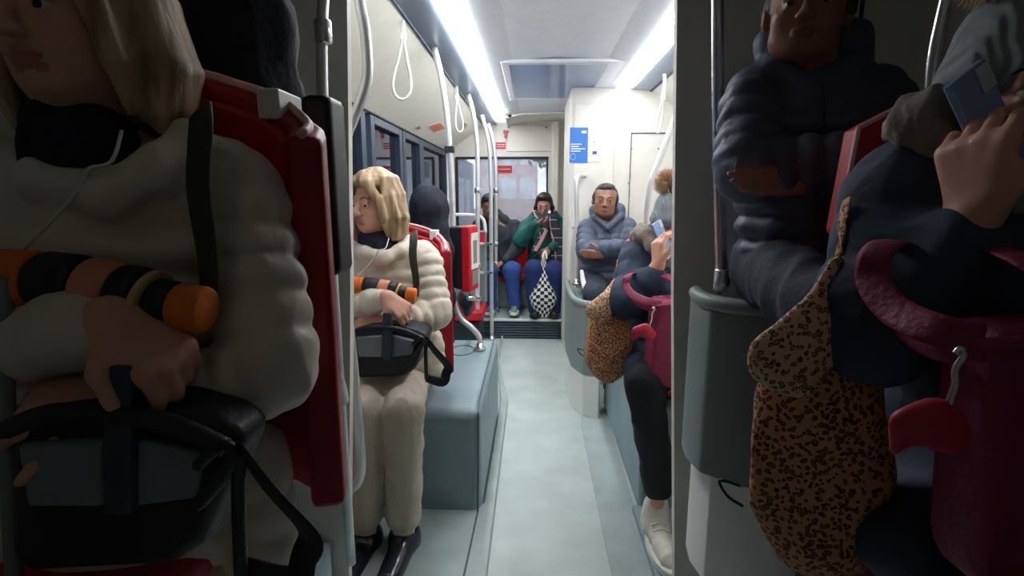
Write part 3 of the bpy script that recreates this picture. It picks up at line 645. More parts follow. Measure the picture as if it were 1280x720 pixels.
    B().tube([M(872, 383, -.37), M(862, 362, -.34), M(845, 350, -.3), M(830, 344, -.2)], .0165, n=10, flat=(.2, -.9, .3)).build('handle', MAG, HB, True)
    KC = thing('key_charm', ('large red leather charm hanging from the handbag, dim right foreground' if front else 'small red leather charm hanging from the magenta handbag in the bright saloon'), 'charm', M(805, 425, -.38))
    T = S(); T.chain([M(791, 424, -.38), M(796, 414, -.38), M(806, 413, -.38), M(813, 418, -.38)], [.007, .014, .022, .02], k=.01, sc=(1, .6, 1)); T.build('pouch', PINKR, KC, .004)
    B().tube([M(815, 386, -.385), M(817, 384, -.385), M(818, 387, -.385), M(815, 392, -.385), M(815, 398, -.385), M(813, 404, -.385), M(812, 411, -.385)], .003, n=8).build('clip', CHROME, KC, True)
    return R
def teal_woman():
    M = Map(5.45, False, 1, (680, 330)); R = thing('person', 'person in teal jacket and check scarf looking at a phone, rear bench', 'person', M(680, 395, -.3))
    T = S(); hc = M(680, 256, -.06); Lp, HM = head(T, hc, (-.08, -1, -.35), neck=M(681, 278, .02)); pel = M(682, 334, .05)
    T.cap(M(681, 290, .03), pel, .12, .12, sc=(1.3, .8, 1))
    sR, eR, wR = M(659, 283, .03), M(652, 300, -.12), M(670, 279, -.28); sL, eL, wL = M(701, 284, .03), M(704, 306, -.08), M(686, 311, -.26)
    T.chain([sR, eR, wR], [.045, .04, .028]); T.chain([sL, eL, wL], [.045, .04, .028])
    hand(T, wR, (1, -.3, .1), (.2, 0, 1), 1, (.6, .6, .6, .6)); hand(T, wL, (-.5, -.2, -.7), (0, .8, -.6), -1, (.8, .9, .9, .9))
    lg = []
    for q in (-1, 1): h = pel+V3((q*.1, 0, 0)); k_ = M(680+q*13, 338, -.42); a = M(680+q*12, 386, -.38); lg.append((h, k_, a)); T.chain([pel, h, k_, a], [.11, .08, .05, .035]); T.cap(a, a+V3((0, -.1, -.04)), .03)
    T.build('body', [SKIN3, LIPS3], R, .006); eyes(R, Lp, HM)
    T = S(); T.ell(Lp(0, -.03, .035), (.086, .092, .09)); T.ell(Lp(0, .02, .085), (.07, .06, .036), k=.02); T.ell(Lp(0, .10, -.005), (.056, .055, .06), sub=True, k=.015)
    for q in (-1, 1): T.chain([Lp(q*.06, .0, .05), Lp(q*.085, -.02, -.04), Lp(q*.09, -.02, -.12)], [.025, .022, .015])
    T.build('hair', DHAIR, R, .006)
    T = S(); T.cap(M(681, 294, .03), M(682, 330, .03), .145, .16, sc=(1.25, .85, 1)); T.chain([sR, eR, wR], [.09, .08, .05], k=.03); T.chain([sL, eL, wL+V3((.03, 0, .02))], [.09, .08, .05], k=.03); T.cap(M(668, 272, .04), M(694, 272, .04), .06, .06, k=.04)
    T.build('jacket', TEAL, R, .007, wr=(.006, 26))
    T = S()
    for h, k_, a in lg: T.chain([h, k_, a], [.12, .098, .07], k=.03)
    T.build('jeans', JEANS, R, .008, wr=(.004, 26))
    for h, k_, a in lg: shoe(R, 'shoe', BLACKP, a+V3((0, .03, -.06)), a+V3((0, -.18, -.06)), .08, .045, vox=.008, sole=DARK)
    T = S(); T.chain([M(668, 266, -.06), M(676, 274, -.15), M(690, 272, -.12), M(694, 266, -.05)], [.03, .032, .03, .03]); T.chain([M(684, 276, -.16), M(679, 292, -.2), M(668, 313, -.24)], [.025, .03, .032], sc=(1, .5, 1)); T.chain([M(692, 278, -.14), M(697, 300, -.2), M(697, 322, -.24)], [.045, .06, .07], sc=(1, .5, 1)); T.build('scarf', SCARF, R, .006, label='grey check scarf')
    B().tube([M(683, 287, -.235), M(677, 300, -.25), M(669, 314, -.27)], .018, n=8, flat=(0, -1, 0)).build('scarf_stripe', mat('pink_wool', (226, 170, 172), .8), R, True, label='pink stripe of the scarf')
    phone(False, M(682, 271, -.32), (.3, .3, .9), (1, 0, -.2), lab='dark phone held up by the person in the teal jacket')
    # checked bag: closed surface with uv
    CB = thing('bag', 'black and white checked cloth bag hanging from the hand of the teal jacket wearer', 'bag', M(679, 395, -.46))
    top = M(681, 322, -.44); c = M(679, 372, -.44); n, rings = 28, 18; vs = []; fs = []
    zb = M(679, 396, -.44).z; zt = top.z; hh = zt-zb
    for i in range(rings+1):
        t = i/rings; z = zb+hh*t; w_ = .155*math.sin(math.pi*min(1, (t+.02)*1.55)*.62+.12)**.8*(1 if t < .35 else max(.09, 1-(t-.35)*1.45)) if t > 0 else .08
        for j in range(n): a = 2*math.pi*j/n; vs.append(V3((c.x+w_*math.cos(a)*(1+.05*math.sin(5*a)), c.y+w_*.6*math.sin(a), z+.012*math.sin(3*a))))
    uv = []
    for i in range(rings):
        for j in range(n): fs.append((i*n+j, i*n+(j+1) % n, (i+1)*n+(j+1) % n, (i+1)*n+j)); uv += [(j*.8, i), ((j+1)*.8, i), ((j+1)*.8, i+1), (j*.8, i+1)]
    fs += [tuple(range(n))[::-1], tuple(rings*n+j for j in range(n))]; uv += [(0, 0)]*(2*n)
    o = mesh_obj('sack', vs, fs, CHECK, CB, smooth=True); ul = o.data.uv_layers.new(name='UVMap'); ul.data.foreach_set('uv', [x for p in uv for x in p])
    for q in (-1, 1): B().tube([top+V3((q*.02, 0, -.01)), M(681+q*1.5, 317, -.4), M(682, 313, -.32)], .009, n=8).build('handle', CHECK, CB, True)
def rear_sitter():
    M = Map(5.5, False, 1, (622, 330)); R = thing('person', 'person in black jacket and bright blue jeans on the rear bench', 'person', M(628, 385, -.3))
    T = S(); hc = M(611, 257, -.04); Lp, HM = head(T, hc, (.05, -1, -.3), neck=M(618, 278, .02)); pel = M(622, 334, .05); T.cap(M(622, 290, .03), pel, .12, .12, sc=(1.3, .8, 1))
    sR, eR, wR = M(600, 284, .03), M(596, 310, -.1), M(612, 326, -.28); sL, eL, wL = M(643, 284, .03), M(648, 308, -.1), M(628, 328, -.28)
    for a in ((sR, eR, wR), (sL, eL, wL)): T.chain(a, [.045, .04, .028])
    hand(T, wR, (.5, -.5, -.5), (0, 0, -1), 1); hand(T, wL, (-.6, -.5, -.4), (0, 0, -1), -1); lg = []
    for q, kx in ((-1, 610), (1, 640)): h = pel+V3((q*.1, 0, 0)); k_ = M(kx, 338, -.4); a = M(kx+3, 382, -.36); lg.append((h, k_, a)); T.chain([pel, h, k_, a], [.11, .08, .05, .035]); T.cap(a, a+V3((0, -.1, -.04)), .03)
    T.build('body', [SKIN2, LIPS2], R, .007); eyes(R, Lp, HM)
    T = S(); T.ell(Lp(0, -.03, .035), (.086, .095, .09)); T.ell(Lp(0, .02, .085), (.07, .06, .036), k=.02); T.ell(Lp(0, .10, -.005), (.056, .055, .06), sub=True, k=.015); T.build('hair', SHAIR, R, .007)
    T = S(); T.cap(M(622, 294, .03), M(622, 330, .03), .145, .15, sc=(1.3, .85, 1), k=.03); T.chain([sR, eR, wR+V3((-.03, 0, .02))], [.09, .08, .05], k=.03); T.chain([sL, eL, wL+V3((.03, 0, .02))], [.09, .08, .05], k=.03); T.chain([M(604, 275, .02), M(620, 268, .1), M(632, 275, .02)], [.05, .06, .05], k=.03); T.build('jacket', BLACKJ, R, .007, wr=(.005, 26))
    T = S()
    for h, k_, a in lg: T.chain([h, k_, a], [.11, .09, .068], k=.03)
    T.build('jeans', JEANS2, R, .008, wr=(.004, 26))
    for h, k_, a in lg: shoe(R, 'sneaker', mat('pale_green_sneaker', (130, 150, 130), .6), a+V3((0, .03, -.06)), a+V3((0, -.18, -.06)), .08, .045, vox=.008, sole=WHITE)
# ================================================================== SETTING
XL, XR, YB, ZC, YP = -1.0, 1.42, 6.05, 2.24, 1.5
def setting():
    struct(B().box((XL-.6, -1.6, -.1), (XR+.3, YB+.1, 0)).build('floor', FLOOR))
    # right floor edge strip and left
    struct(B().prism([(.30, 1.5, .0), (.455, 1.5, .0), (.48, 2.9, .0), (.47, 3.1, .0), (.36, 3.5, 0), (.30, 3.0, 0)], (0, 0, .004)).build('trim_1', FLOOR2))
    # ceiling centre (slightly vaulted) + coves, saloon
    xs = [-.58, -.43, -.31, .15, .61, .73, .87]; b_ = B()
    prof = [(-.31, 2.205), (-.15, 2.235), (.15, 2.25), (.45, 2.235), (.61, 2.205)]
    b_.prism([(x, 1.5, z) for x, z in prof]+[(.61, 1.5, 2.32), (-.31, 1.5, 2.32)], (0, 4.0, 0)); struct(b_.build('ceiling', CEIL))
    b_ = B().prism([(x, 5.5, z-.015) for x, z in prof]+[(.61, 5.5, 2.32), (-.31, 5.5, 2.32)], (0, .55, 0)); struct(b_.build('trim_2', CEIL2))
    struct(B().prism([(-.43, 1.5, 2.2), (-.58, 1.5, 2.19), (-.60, 1.5, 2.3), (-.43, 1.5, 2.3)], (0, YB-1.5, 0)).build('trim_3', TRIM))
    struct(B().prism([(.73, 1.5, 2.2), (.88, 1.5, 2.19), (.90, 1.5, 2.3), (.73, 1.5, 2.3)], (0, YB-1.5, 0)).build('trim_4', TRIM))
    struct(B().tube([(-.583, 1.5, 2.187), (-.583, YB, 2.187)], .008, n=8, sub=1).build('trim_5', DARKF))
    struct(B().tube([(.883, 1.5, 2.187), (.883, YB, 2.187)], .008, n=8, sub=1).build('trim_6', DARKF))
    struct(B().prism([(-.585, 1.5, 2.185), (XL, 1.5, 1.9), (XL-.08, 1.5, 1.9), (XL-.08, 1.5, 2.3), (-.585, 1.5, 2.3)], (0, YB-1.5, 0)).build('wall_left_upper', SLOPE))
    struct(B().tube([(XL+.005, 1.5, 1.897), (XL+.005, YB, 1.897)], .007, n=8, sub=1).build('trim_7', DARK))
    struct(B().prism([(.885, 1.5, 2.185), (XR, 1.5, 1.85), (XR+.08, 1.5, 1.85), (XR+.08, 1.5, 2.3), (.885, 1.5, 2.3)], (0, YB-1.5, 0)).build('wall_right_upper', SLOPE))
    struct(B().box((XR, 1.5, 0), (XR+.08, YB, 1.86)).build('wall_right', WALL))
    struct(B().box((XL-.08, 1.5, 0), (XL, YB, 1.0)).build('wall_left', WALL))
    # left windows
    ws = [(1.5, 3.06), (3.26, 3.92), (4.04, 4.6), (4.7, 5.9)]
    LG = glassmat('tinted_side_glass', (120, 140, 168), .10, (90, 105, 130), rough=.03)
    n = 1
    for y0, y1 in ws:
        fr = B(); fr.box((XL-.07, y0-.05, .98), (XL-.0, y0+.03, 1.9)); fr.box((XL-.07, y1-.03, .98), (XL, y1+.05, 1.9)); fr.box((XL-.07, y0+.03, 1.84), (XL, y1-.03, 1.9)); fr.box((XL-.07, y0+.03, .98), (XL, y1-.03, 1.03)); 
        w = struct(fr.build('window_%d' % n, DARKF, bev=.006)); B().box((XL-.045, y0+.02, 1.02), (XL-.04, y1-.02, 1.85)).build('pane', LG, w); n += 1
    # back wall with window
    bw = B(); y = YB; wx0, wx1, wz0, wz1 = -.9, .145, .95, 1.83
    bw.box((XL-.08, y, 0), (XR+.08, y+.06, wz0)); bw.box((XL-.08, y, wz1), (XR+.08, y+.06, 2.34)); bw.box((XL-.08, y, wz0), (wx0, y+.06, wz1)); bw.box((wx1, y, wz0), (XR+.08, y+.06, wz1)); struct(bw.build('wall_back', WALL))
    fr = B(); fr.box((wx0-.015, y-.012, wz1-.012), (wx1+.015, y+.05, wz1+.015)); fr.box((wx0-.02, y-.012, wz0), (wx0+.012, y+.05, wz1)); fr.box((wx1-.008, y-.01, wz0), (wx1+.01, y+.05, wz1)); fr.box((wx0, y-.012, wz0-.02), (wx1, y+.05, wz0+.01))
    w = struct(fr.build('window_5', DARK, bev=.004)); B().box((wx0, y+.02, wz0), (wx1, y+.025, wz1)).build('pane', glassmat('misty_rear_glass', (235, 238, 242), .30, (225, 228, 232)), w)
    # header panel with seams
    struct(B().box((-.32, y-.012, 1.9), (.25, y, 2.19)).build('trim_8', WALL, bev=.006))
    struct(B().box((.19, 5.85, .2), (.27, y, 2.21)).build('trim_9', SLOPE, bev=.02))
    # tower (engine/gear housing)
    T = B(); T.prism([(.275, 4.15, 0), (XR, 4.15, 0), (XR, YB, 0), (.62, YB, 0), (.62, 5.0, 0), (.275, 5.0, 0)], (0, 0, 2.23)); o = struct(T.build('wall_tower', WALL)); bevel(o, .035, 4)
    struct(B().box((.30, 4.135, 1.15), (.62, 4.16, 2.10)).build('trim_10', WALL, bev=.012))
    sm = B(); sm.box((.745, 4.142, .9), (.75, 4.15, 1.88)); sm.box((.745, 4.142, 1.876), (XR, 4.15, 1.882)); struct(sm.build('trim_11', DARKF))
    # rear step, platforms
    struct(B().box((XL, 5.0, 0), (.62, YB, .19)).build('floor_rear', FLOOR2)); struct(B().box((XL, 4.935, .0), (.27, 5.0, .18)).build('trim_12', RIB))
    struct(B().box((-.9, 4.925, .18), (.28, 4.97, .2)).build('trim_13', WHITE, bev=.004))
    # left wheel arch: rounded edges
    pl = B(); pl.box((XL, 2.04, 0), (-.225, 3.16, .5)); o = struct(pl.build('floor_arch_left', ARCH)); bevel(o, .045, 4)
    o = struct(B().prism([(XL, 1.5, 0), (-.165, 1.5, 0), (-.17, 3.3, 0), (-.29, 4.2, 0), (-.3, 4.93, 0), (-.32, 4.93, 0), (-.31, 4.2, 0), (-.22, 3.3, 0), (-.22, 2.1, 0), (XL, 2.1, 0)], (0, 0, .035)).build('floor_platform_left', FLOOR2)); bevel(o, .02, 2)
    struct(B().tube([(-.25, 1.5, .036), (-.238, 2.03, .036), (-.232, 2.05, .49), (-.24, 2.15, .503), (-.25, 3.1, .503)], .004, n=6, sub=1).build('trim_14', mat('edge_seal', (80, 96, 102), .5)))
    # right wheel arch and foot platform
    pr = B(); pr.box((.475, 2.1, 0), (XR, 3.3, .5)); o = struct(pr.build('floor_arch_right', ARCH)); bevel(o, .03, 3)
    struct(B().box((.45, 1.5, 0), (XR, 2.12, .035)).build('floor_platform_right', ARCH, bev=.01))
    # dividing wall with the opening the camera looks through
    for nm, px, X, sgn in (('wall_divider_left', 438, -1.9, 1), ('wall_divider_right', 842, 1.9, -1)):
        P = [at(px, 800, YP), at(px, 360, YP), at(px, -80, YP)]
        q = B().prism([(X, YP, 0), P[0], P[1], P[2], (P[2].x, YP, 2.34), (X, YP, 2.34)] if P[0].z > 0 else [(X, YP, 0), (P[0].x, YP, 0), P[1], (P[2].x, YP, 2.34), (X, YP, 2.34)], (0, .03, 0))
        struct(q.build(nm, mat('bay_wall', (226, 223, 212), .6, var=.05)))
    # unseen walls and ceiling added to keep daylight out of the front bay
    DW = mat('added_shell', (190, 188, 182), .7)
    struct(B().box((-1.95, -1.6, 0), (-1.9, YP, 2.34)).build('wall_added_left', DW)); struct(B().box((1.9, -1.6, 0), (1.95, YP, 2.34)).build('wall_added_right', DW)); struct(B().box((-1.95, -1.65, 0), (1.95, -1.6, 2.34)).build('wall_added_back', DW)); struct(B().box((-1.95, -1.65, 2.34), (1.95, YP+.03, 2.38)).build('ceiling_added', DW))
    qa, qb = at(425, 715, .75), at(425, 700, 1.48); struct(B().prism([(-1.9, .2, 0), (-.42, .2, 0), (qa.x-.02, .75, 0), (qb.x-.03, 1.48, 0), (-1.9, 1.48, 0)], (0, 0, .28)).build('floor_bay_left', ARCH)); struct(B().box((-1.95, -1.6, -.1), (1.95, 1.5, -.001)).build('floor_bay', FLOOR2))
    struct(B().prism([(.55, .1, 0), (1.9, .1, 0), (1.9, YP-.01, 0), (.62, YP-.01, 0)], (0, 0, .36)).build('floor_bay_right', ARCH))
# ================================================================== FITTINGS
def fittings():
    em = mat('light_diffuser', (255, 255, 255), .5, var=0, emit=(250, 252, 255), estr=LSTR)
    for x0, x1, lab in ((-.43, -.315, 'long white ceiling light strip along the left of the saloon ceiling'), (.615, .73, 'long white ceiling light strip along the right of the saloon ceiling')):
        R = thing('ceiling_light', lab, 'light', ((x0+x1)/2, 3.6, 2.2)); y1 = 5.75 if x0 < 0 else 4.02
        B().box((x0+.004, 1.6, 2.188), (x1-.004, y1, 2.205)).build('diffuser', em, R, bev=.003); B().box((x0, 1.55, 2.206), (x1, y1+.02, 2.26)).build('housing', TRIM, R)
    # roof hatch
    R = thing('roof_hatch', 'roof hatch with a blue tinted dome in a pale frame', 'roof hatch', (.16, 4, 2.24))
    fr = B(); x0, x1, y0, y1 = -.22, .56, 3.38, 4.66
    for a, b_ in (((x0, y0, 2.215), (x1, y0+.06, 2.24)), ((x0, y1-.06, 2.215), (x1, y1, 2.24)), ((x0, y0+.06, 2.215), (x0+.05, y1-.06, 2.24)), ((x1-.11, y0+.06, 2.215), (x1, y1-.06, 2.24))): fr.box(a, b_)
    fr.build('frame', CEIL, R, bev=.008); B().box((x0+.045, y0+.055, 2.222), (x1-.105, y1-.055, 2.234)).build('dome', HATCH, R, bev=.004)
    # poles
    def pole(pts, r, lab, name='handrail', mt=STEELP, cat='handrail', fl=True, clamps=(), grp=None):
        R = thing(name, lab, cat, pts[-1]); B().tube(pts, r, n=16).build('tube', mt, R, True)
        if fl: B().lathe([(r*2.1, -.002), (r*2.1, .012), (r*1.3, .02), (r*1.2, .04)], pts[-1], n=20).build('flange', CHROME, R, True)
        for c in clamps: B().lathe([(r*1.15, -.025), (r*1.5, -.018), (r*1.5, .018), (r*1.15, .025)], c, n=20).build('clamp', CHROME, R, True)
        return R
    pole([at(449, -25, 1.6), at(449, 0, 1.6), at(457, 45, 1.6), at(459, 95, 1.6), at(450, 128, 1.6), at(441, 150, 1.6), at(432, 180, 1.6), at(429, 260, 1.6), at(434, 380, 1.6), at(442, 460, 1.6), at(449, 540, 1.6), at(452, 580, 1.6), at(448, 602, 1.6), at(438, 612, 1.6), at(425, 614, 1.6)], .016, 'steel handrail bulging nearest on the left edge of the saloon', fl=False)
    Y = 2.92
    pA = pole([at(543, 60, Y), at(552, 100, Y), at(558, 140, Y), at(562, 185, Y), at(565, 240, Y), at(566, 300, Y), at(566, 350, Y), at(568, 380, Y), at(576, 398, Y), at(590, 410, Y), at(599, 422, Y), atz(600, 437, .505)], .0165, 'bent steel pole carrying the red ticket machine, foot on the left arch', clamps=[at(567, 345, Y)])
    B().box(at(562, 187, Y)-V3((.025, .025, .018)), at(562, 187, Y)+V3((.025, .025, .018))).build('bracket', DARK, pA, bev=.004)
    pole([at(585, 118, 4.2), at(591, 140, 4.2), at(595, 165, 4.2), at(597, 200, 4.2), at(597, 300, 4.2), at(597, 400, 4.2), V3((at(597, 440, 4.2).x, 4.2, .0))], .018, 'steel pole right behind the red ticket machine', clamps=[at(597, 238, 4.2), at(597, 332, 4.2), at(597, 373, 4.2)])
    C0 = at(614, 300, 4.9)
    pole([at(602, 144, 4.9), at(608, 165, 4.9), at(612, 190, 4.9), at(613.5, 230, 4.9), at(614, 300, 4.9), V3((C0.x, 4.9, 0.0))], .019, 'middle steel pole in the row left of the aisle')
    D0 = at(620, 300, 5.25)
    pole([at(610, 155, 5.25), at(616, 175, 5.25), at(619, 200, 5.25), at(620, 240, 5.25), at(620, 300, 5.25), V3((D0.x, 5.25, .19))], .019, 'rearmost steel pole in the row, standing on the rear step', clamps=[at(620, 238, 5.25), at(620, 305, 5.25), at(620, 330, 5.25), at(620, 380, 5.25)])
    for py, lab in ((305, 'upper short steel rung joining two poles left of the aisle'), (341, 'lower short steel rung joining two poles left of the aisle')):
        tag(B().tube([at(598, py, 4.22), at(614, py, 4.88)], .014, n=10, sub=1).build('rung', CHROME, smooth=True), lab, 'handrail', None)
    tag(B().tube([at(586, 373, 3.0), at(600, 373, 4.15)], .014, n=10, sub=1).build('rung', CHROME, smooth=True), 'short steel rung below the red ticket machine', 'handrail')
    pole([V3((.40, 4.14, 1.56)), at(728, 219, 4.0), at(722, 221, 3.86), at(720.5, 232, 3.82), at(721, 300, 3.82), V3((at(721.5, 345, 3.82).x, 3.82, .745))], .0165, 'hooked vertical grab rail on the curved grey panel beside the cream wall', clamps=[])
    pole([at(856, 120, 2.55), at(842, 152, 2.55), at(826, 195, 2.55), at(815, 225, 2.55), at(810, 255, 2.55), at(808, 300, 2.55), at(808, 380, 2.55), V3((at(808, 380, 2.55).x, 2.55, .5))], .015, 'bent steel pole behind the grey pompom hat')
    # ticket machine
    c = at(580, 322, 2.86); R = thing('ticket_machine', 'red and black ticket machine clamped to the bent pole', 'ticket machine', at(580, 362, 2.86)); Mx = Matrix.Translation(c) @ Matrix.Rotation(math.radians(-12), 4, 'Z')
    B().prism([Mx @ V3(p) for p in ((-.09, -.07, .15), (-.055, -.07, .175), (.01, -.07, .178), (.01, -.07, -.178), (-.06, -.07, -.16), (-.09, -.07, -.12))], Mx.to_3x3() @ V3((0, .14, 0))).build('housing', BLACKP, R, bev=.012)
    B().box((.008, -.078, -.185), (.062, .078, .182), M=Mx).build('bezel', RED, R, bev=.014)
    B().box((.062, -.055, -.06), (.066, .058, .14), M=Mx).build('display_label', LABELW, R, label='white paper label on the display')
    B().box((.066, -.03, -.03), (.0675, .03, .1), M=Mx).build('print', GREYK, R); B().box((.062, -.05, -.15), (.067, .05, -.07), M=Mx).build('keypad', GREYK, R, bev=.002)
    # black bag under machine
    c = at(583, 380, 3.35); T = S(); T.ell(c, (.05, .06, .09)); T.ell(c+V3((-.02, 0, .04)), (.04, .05, .06), k=.03); o = T.build('bag', BLKBAG, None, .007, wr=(.004, 40)); tag(o, 'small black bag hanging low behind the red ticket machine', 'bag')
    # straps
    def strap(top, mid, bot, loop, lab, w=.02):
        R = thing('hanging_strap', lab, 'strap', top); B().tube([top, (top+mid)/2+V3((.004, 0, 0)), mid], .011, n=8, flat=(0, 1, 0)).build('webbing', WHITE, R, True)
        B().box(mid-V3((.014, .008, .016)), mid+V3((.014, .008, .016))).build('buckle', WHITE, R, bev=.004)
        ax = (bot-mid); l_ = ax.length; ax.normalize(); sd = Vector((1, .2, 0)); sd = (sd-ax*ax.dot(sd)).normalized(); pts = [mid+ax*(.0)]
        for i in range(1, 12): t = i/12; pts.append(mid+ax*l_*(math.sin(math.pi*t)**.75 if 1 else 0)+sd*loop*-math.sin(2*math.pi*t)*(.9))
        pts.append(mid); B().tube(pts, .007, n=8).build('loop', MATS['strap_plastic'], R, True)
    m = mat('strap_plastic', (214, 220, 212), .3, coat=.3)
    strap(at(499, 8, 2.45), at(504, 46, 2.45), at(502, 124, 2.45), .045, 'translucent white strap hanging nearest above the blond person')
    strap(at(570, 105, 3.9), at(571, 122, 3.9), at(575, 165, 3.9), .03, 'second white strap hanging from the left ceiling rail')
    strap(at(831, 92, 3.5), at(829, 122, 3.5), at(822, 166, 3.5), .018, 'white strap hanging from the right ceiling rail')
    # back wall bits
    dome = B().lathe([(.05, 0), (.048, -.015), (.035, -.035), (.012, -.045)], atz(634, 138, 2.2), n=24).build('ceiling_camera', WHITE, smooth=True); tag(dome, 'small white dome camera on the rear ceiling', 'camera')
    B().lathe([(.018, -.035), (.016, -.05), (.006, -.055)], atz(637, 139, 2.2), n=16).build('lens', DARK, dome, True)
    def flat(name, px0, py0, px1, py1, Y, mt, th=.006, par=None, bev=0):
        a = at(px0, py0, Y); b_ = at(px1, py1, Y); return B().box((a.x, Y-th, min(a.z, b_.z)), (b_.x, Y, max(a.z, b_.z))).build(name, mt, par, bev=bev)
    yb = YB-.014
    for px, py, Y in ((636, 159, yb), (683, 159, yb), (789, 186, 4.134), (823, 186, 4.134), (786, 229, 4.134)):
        c = at(px, py, Y); o = B().add(*disc(c, .012 if Y > 5 else .008, .006)).build('screw', GREYK); tag(o, 'small round screw head on the %s' % ('rear header panel' if Y > 5 else 'cream tower panel'), 'screw', 'screws of the %s' % ('header panel' if Y > 5 else 'tower panel'))
    R = thing('emergency_hammer', 'small red emergency hammer above the rear window', 'hammer', at(632, 172, yb)); flat('grip', 630.5, 166, 634, 172, yb, SIGNR, .03, R, .004); flat('head', 629.5, 163, 635.5, 166, yb, SIGNR, .03, R, .004)
    R = thing('sticker', 'small red and white sticker left of the rear header panel', 'sticker', at(626, 186, yb)); flat('sheet', 620, 178, 632, 186, yb+.01, SIGNR, .004, R); flat('print', 621, 180, 631, 181.3, yb+.006, PIPE, .001, R); flat('print', 621, 183, 631, 184, yb+.006, PIPE, .001, R)
    R = thing('sign', 'red sign with a pale line of print on the rear window glass', 'sign', at(630, 216, yb)); flat('sheet', 621, 207, 640, 216, yb+.02, SIGNR, .004, R); flat('print', 623, 211, 638, 212, yb+.016, PIPE, .001, R)
    # poster and notice
    yp = 4.134; R = thing('poster', 'blue poster with pale lines of print on the cream tower', 'poster', at(722, 204, yp)); flat('sheet', 712.5, 159.5, 734, 203.5, yp, POSTB, .004, R)
    flat('logo', 727, 163.5, 733, 166.5, yp-.004, LABELW, .001, R)
    for i, w_ in enumerate((13.5, 10, 18, 12)): flat('print_line', 713.5, 179.6+i*2.9, 713.5+w_, 180.8+i*2.9, yp-.004, LABELW, .001, R)
    ring = B().tube([at(716+3*math.cos(a), 196+4*math.sin(a), yp-.005) for a in [2*math.pi*i/16 for i in range(17)]], .003, n=6, sub=1); ring.build('emblem', LIGHTB, R, True)
    R = thing('notice', 'white notice with a small blue emblem beside the blue poster', 'notice', at(742, 202, yp)); flat('sheet', 735.5, 160, 750, 202, yp, POSTW, .004, R); flat('emblem', 740.5, 189, 746, 193, yp-.004, mat('emblem_blue', (60, 90, 140), .5), .001, R); flat('print_line', 738, 194.5, 749, 195, yp-.004, GREYK, .001, R); flat('print_line', 739.5, 165.5, 743.5, 166.2, yp-.004, GREYK, .001, R); flat('mark', 742, 177, 744, 178.5, yp-.004, GREYK, .001, R)
    # slope stickers lie in the plane of the sloping panel
    nrm = V3((.285, 0, -.415)).normalized()
    def onslope(px, py):  # ray-plane
        d = _f+_r*((px-640)/F)+_u*((360-py)/F); p0 = V3((-.585, 0, 2.185)); t = (p0-V3((0, 0, H))).dot(V3((.285, 0, -.415)))/d.dot(V3((.285, 0, -.415))); return V3((0, 0, H))+d*t
    for q, mt, lab in (([(536, 157), (550, 153), (556, 160), (542, 165)], SIGNO, 'orange instruction sticker on the sloping left panel'), ([(519, 159), (524, 157), (526, 160), (521, 162)], GREYK, 'small dark square sticker on the sloping left panel'), ([(577, 158), (581, 153), (584, 156), (580, 161)], GREYK, 'small grey fitting plate near the second strap')):
        o = B().prism([onslope(*p)+nrm*.001 for p in q], nrm*.004).build('sticker', mt); tag(o, lab, 'sticker')
    # recessed hatch ring on arch
    o = B().tube([V3((-.42+.07*math.cos(a), 2.9+.1*math.sin(a), .502)) for a in [2*math.pi*i/24 for i in range(25)]], .003, n=6, sub=1).build('floor_ring', mat('ring_grey', (96, 112, 118), .5), smooth=True); tag(o, 'thin oval ring set in the top of the left arch', 'ring')
    # seat rows
    red_seat(None, [(-.96, 2.28, 1.20), (-.90, 2.36, 1.25), (-.72, 2.40, 1.27), (-.58, 2.39, 1.265), (-.46, 2.34, 1.235), (-.40, 2.26, 1.20), (-.375, 2.16, 1.17)], 'red shell bus seat behind the blond person in the bright saloon', .52)
    o = red_seat(None, [(.435, 2.26, 1.165), (.45, 2.42, 1.2), (.56, 2.5, 1.25), (.74, 2.5, 1.26), (.9, 2.48, 1.25), (.98, 2.42, 1.2)], 'red bus seat behind the navy parka in the bright saloon', .52)
    # grey seat with pale rail further back on left
    R = thing('bus_seat', 'grey backed bus seat with a pale top rail, left side behind the ticket machine', 'seat', (-.62, 4.4, 0))
    B().box((-.85, 4.5, .45), (-.42, 4.56, 1.10)).build('backrest', GREYG, R, bev=.02); B().box((-.85, 4.1, .38), (-.42, 4.5, .46)).build('cushion', RED, R, bev=.02); B().box((-.82, 4.15, 0), (-.45, 4.5, .37)).build('pedestal', BLACKP, R, bev=.01); B().box((-.84, 4.485, 1.0), (-.43, 4.5, 1.09)).build('headband', RED, R)
    B().tube([(-.84, 4.53, 1.08), (-.83, 4.53, 1.2), (-.74, 4.53, 1.235), (-.55, 4.53, 1.235), (-.45, 4.53, 1.2), (-.43, 4.53, 1.08)], .015, n=10).build('top_rail', WHITE, R, True)
    # rear bench
    for i, x in enumerate((-.72, -.27, .04)):
        w_ = .21 if i < 1 else .15
        R = thing('bus_seat', ('rear bench seat in the left corner', 'rear bench seat under the person in the black jacket', 'rear bench seat under the person in the teal jacket')[i], 'seat', (x, 5.6, .19)); w_ = .20 if i != 2 else .11
        B().box((x-w_, 5.42, .50), (x+w_, 5.86, .58)).build('cushion', RED, R, bev=.02); B().box((x-w_, 5.88, .52), (x+w_, 5.94, 1.0)).build('backrest', RED, R, bev=.02); B().box((x-w_, 5.5, .195), (x+w_, 5.86, .5)).build('base', GREYG, R, bev=.01)
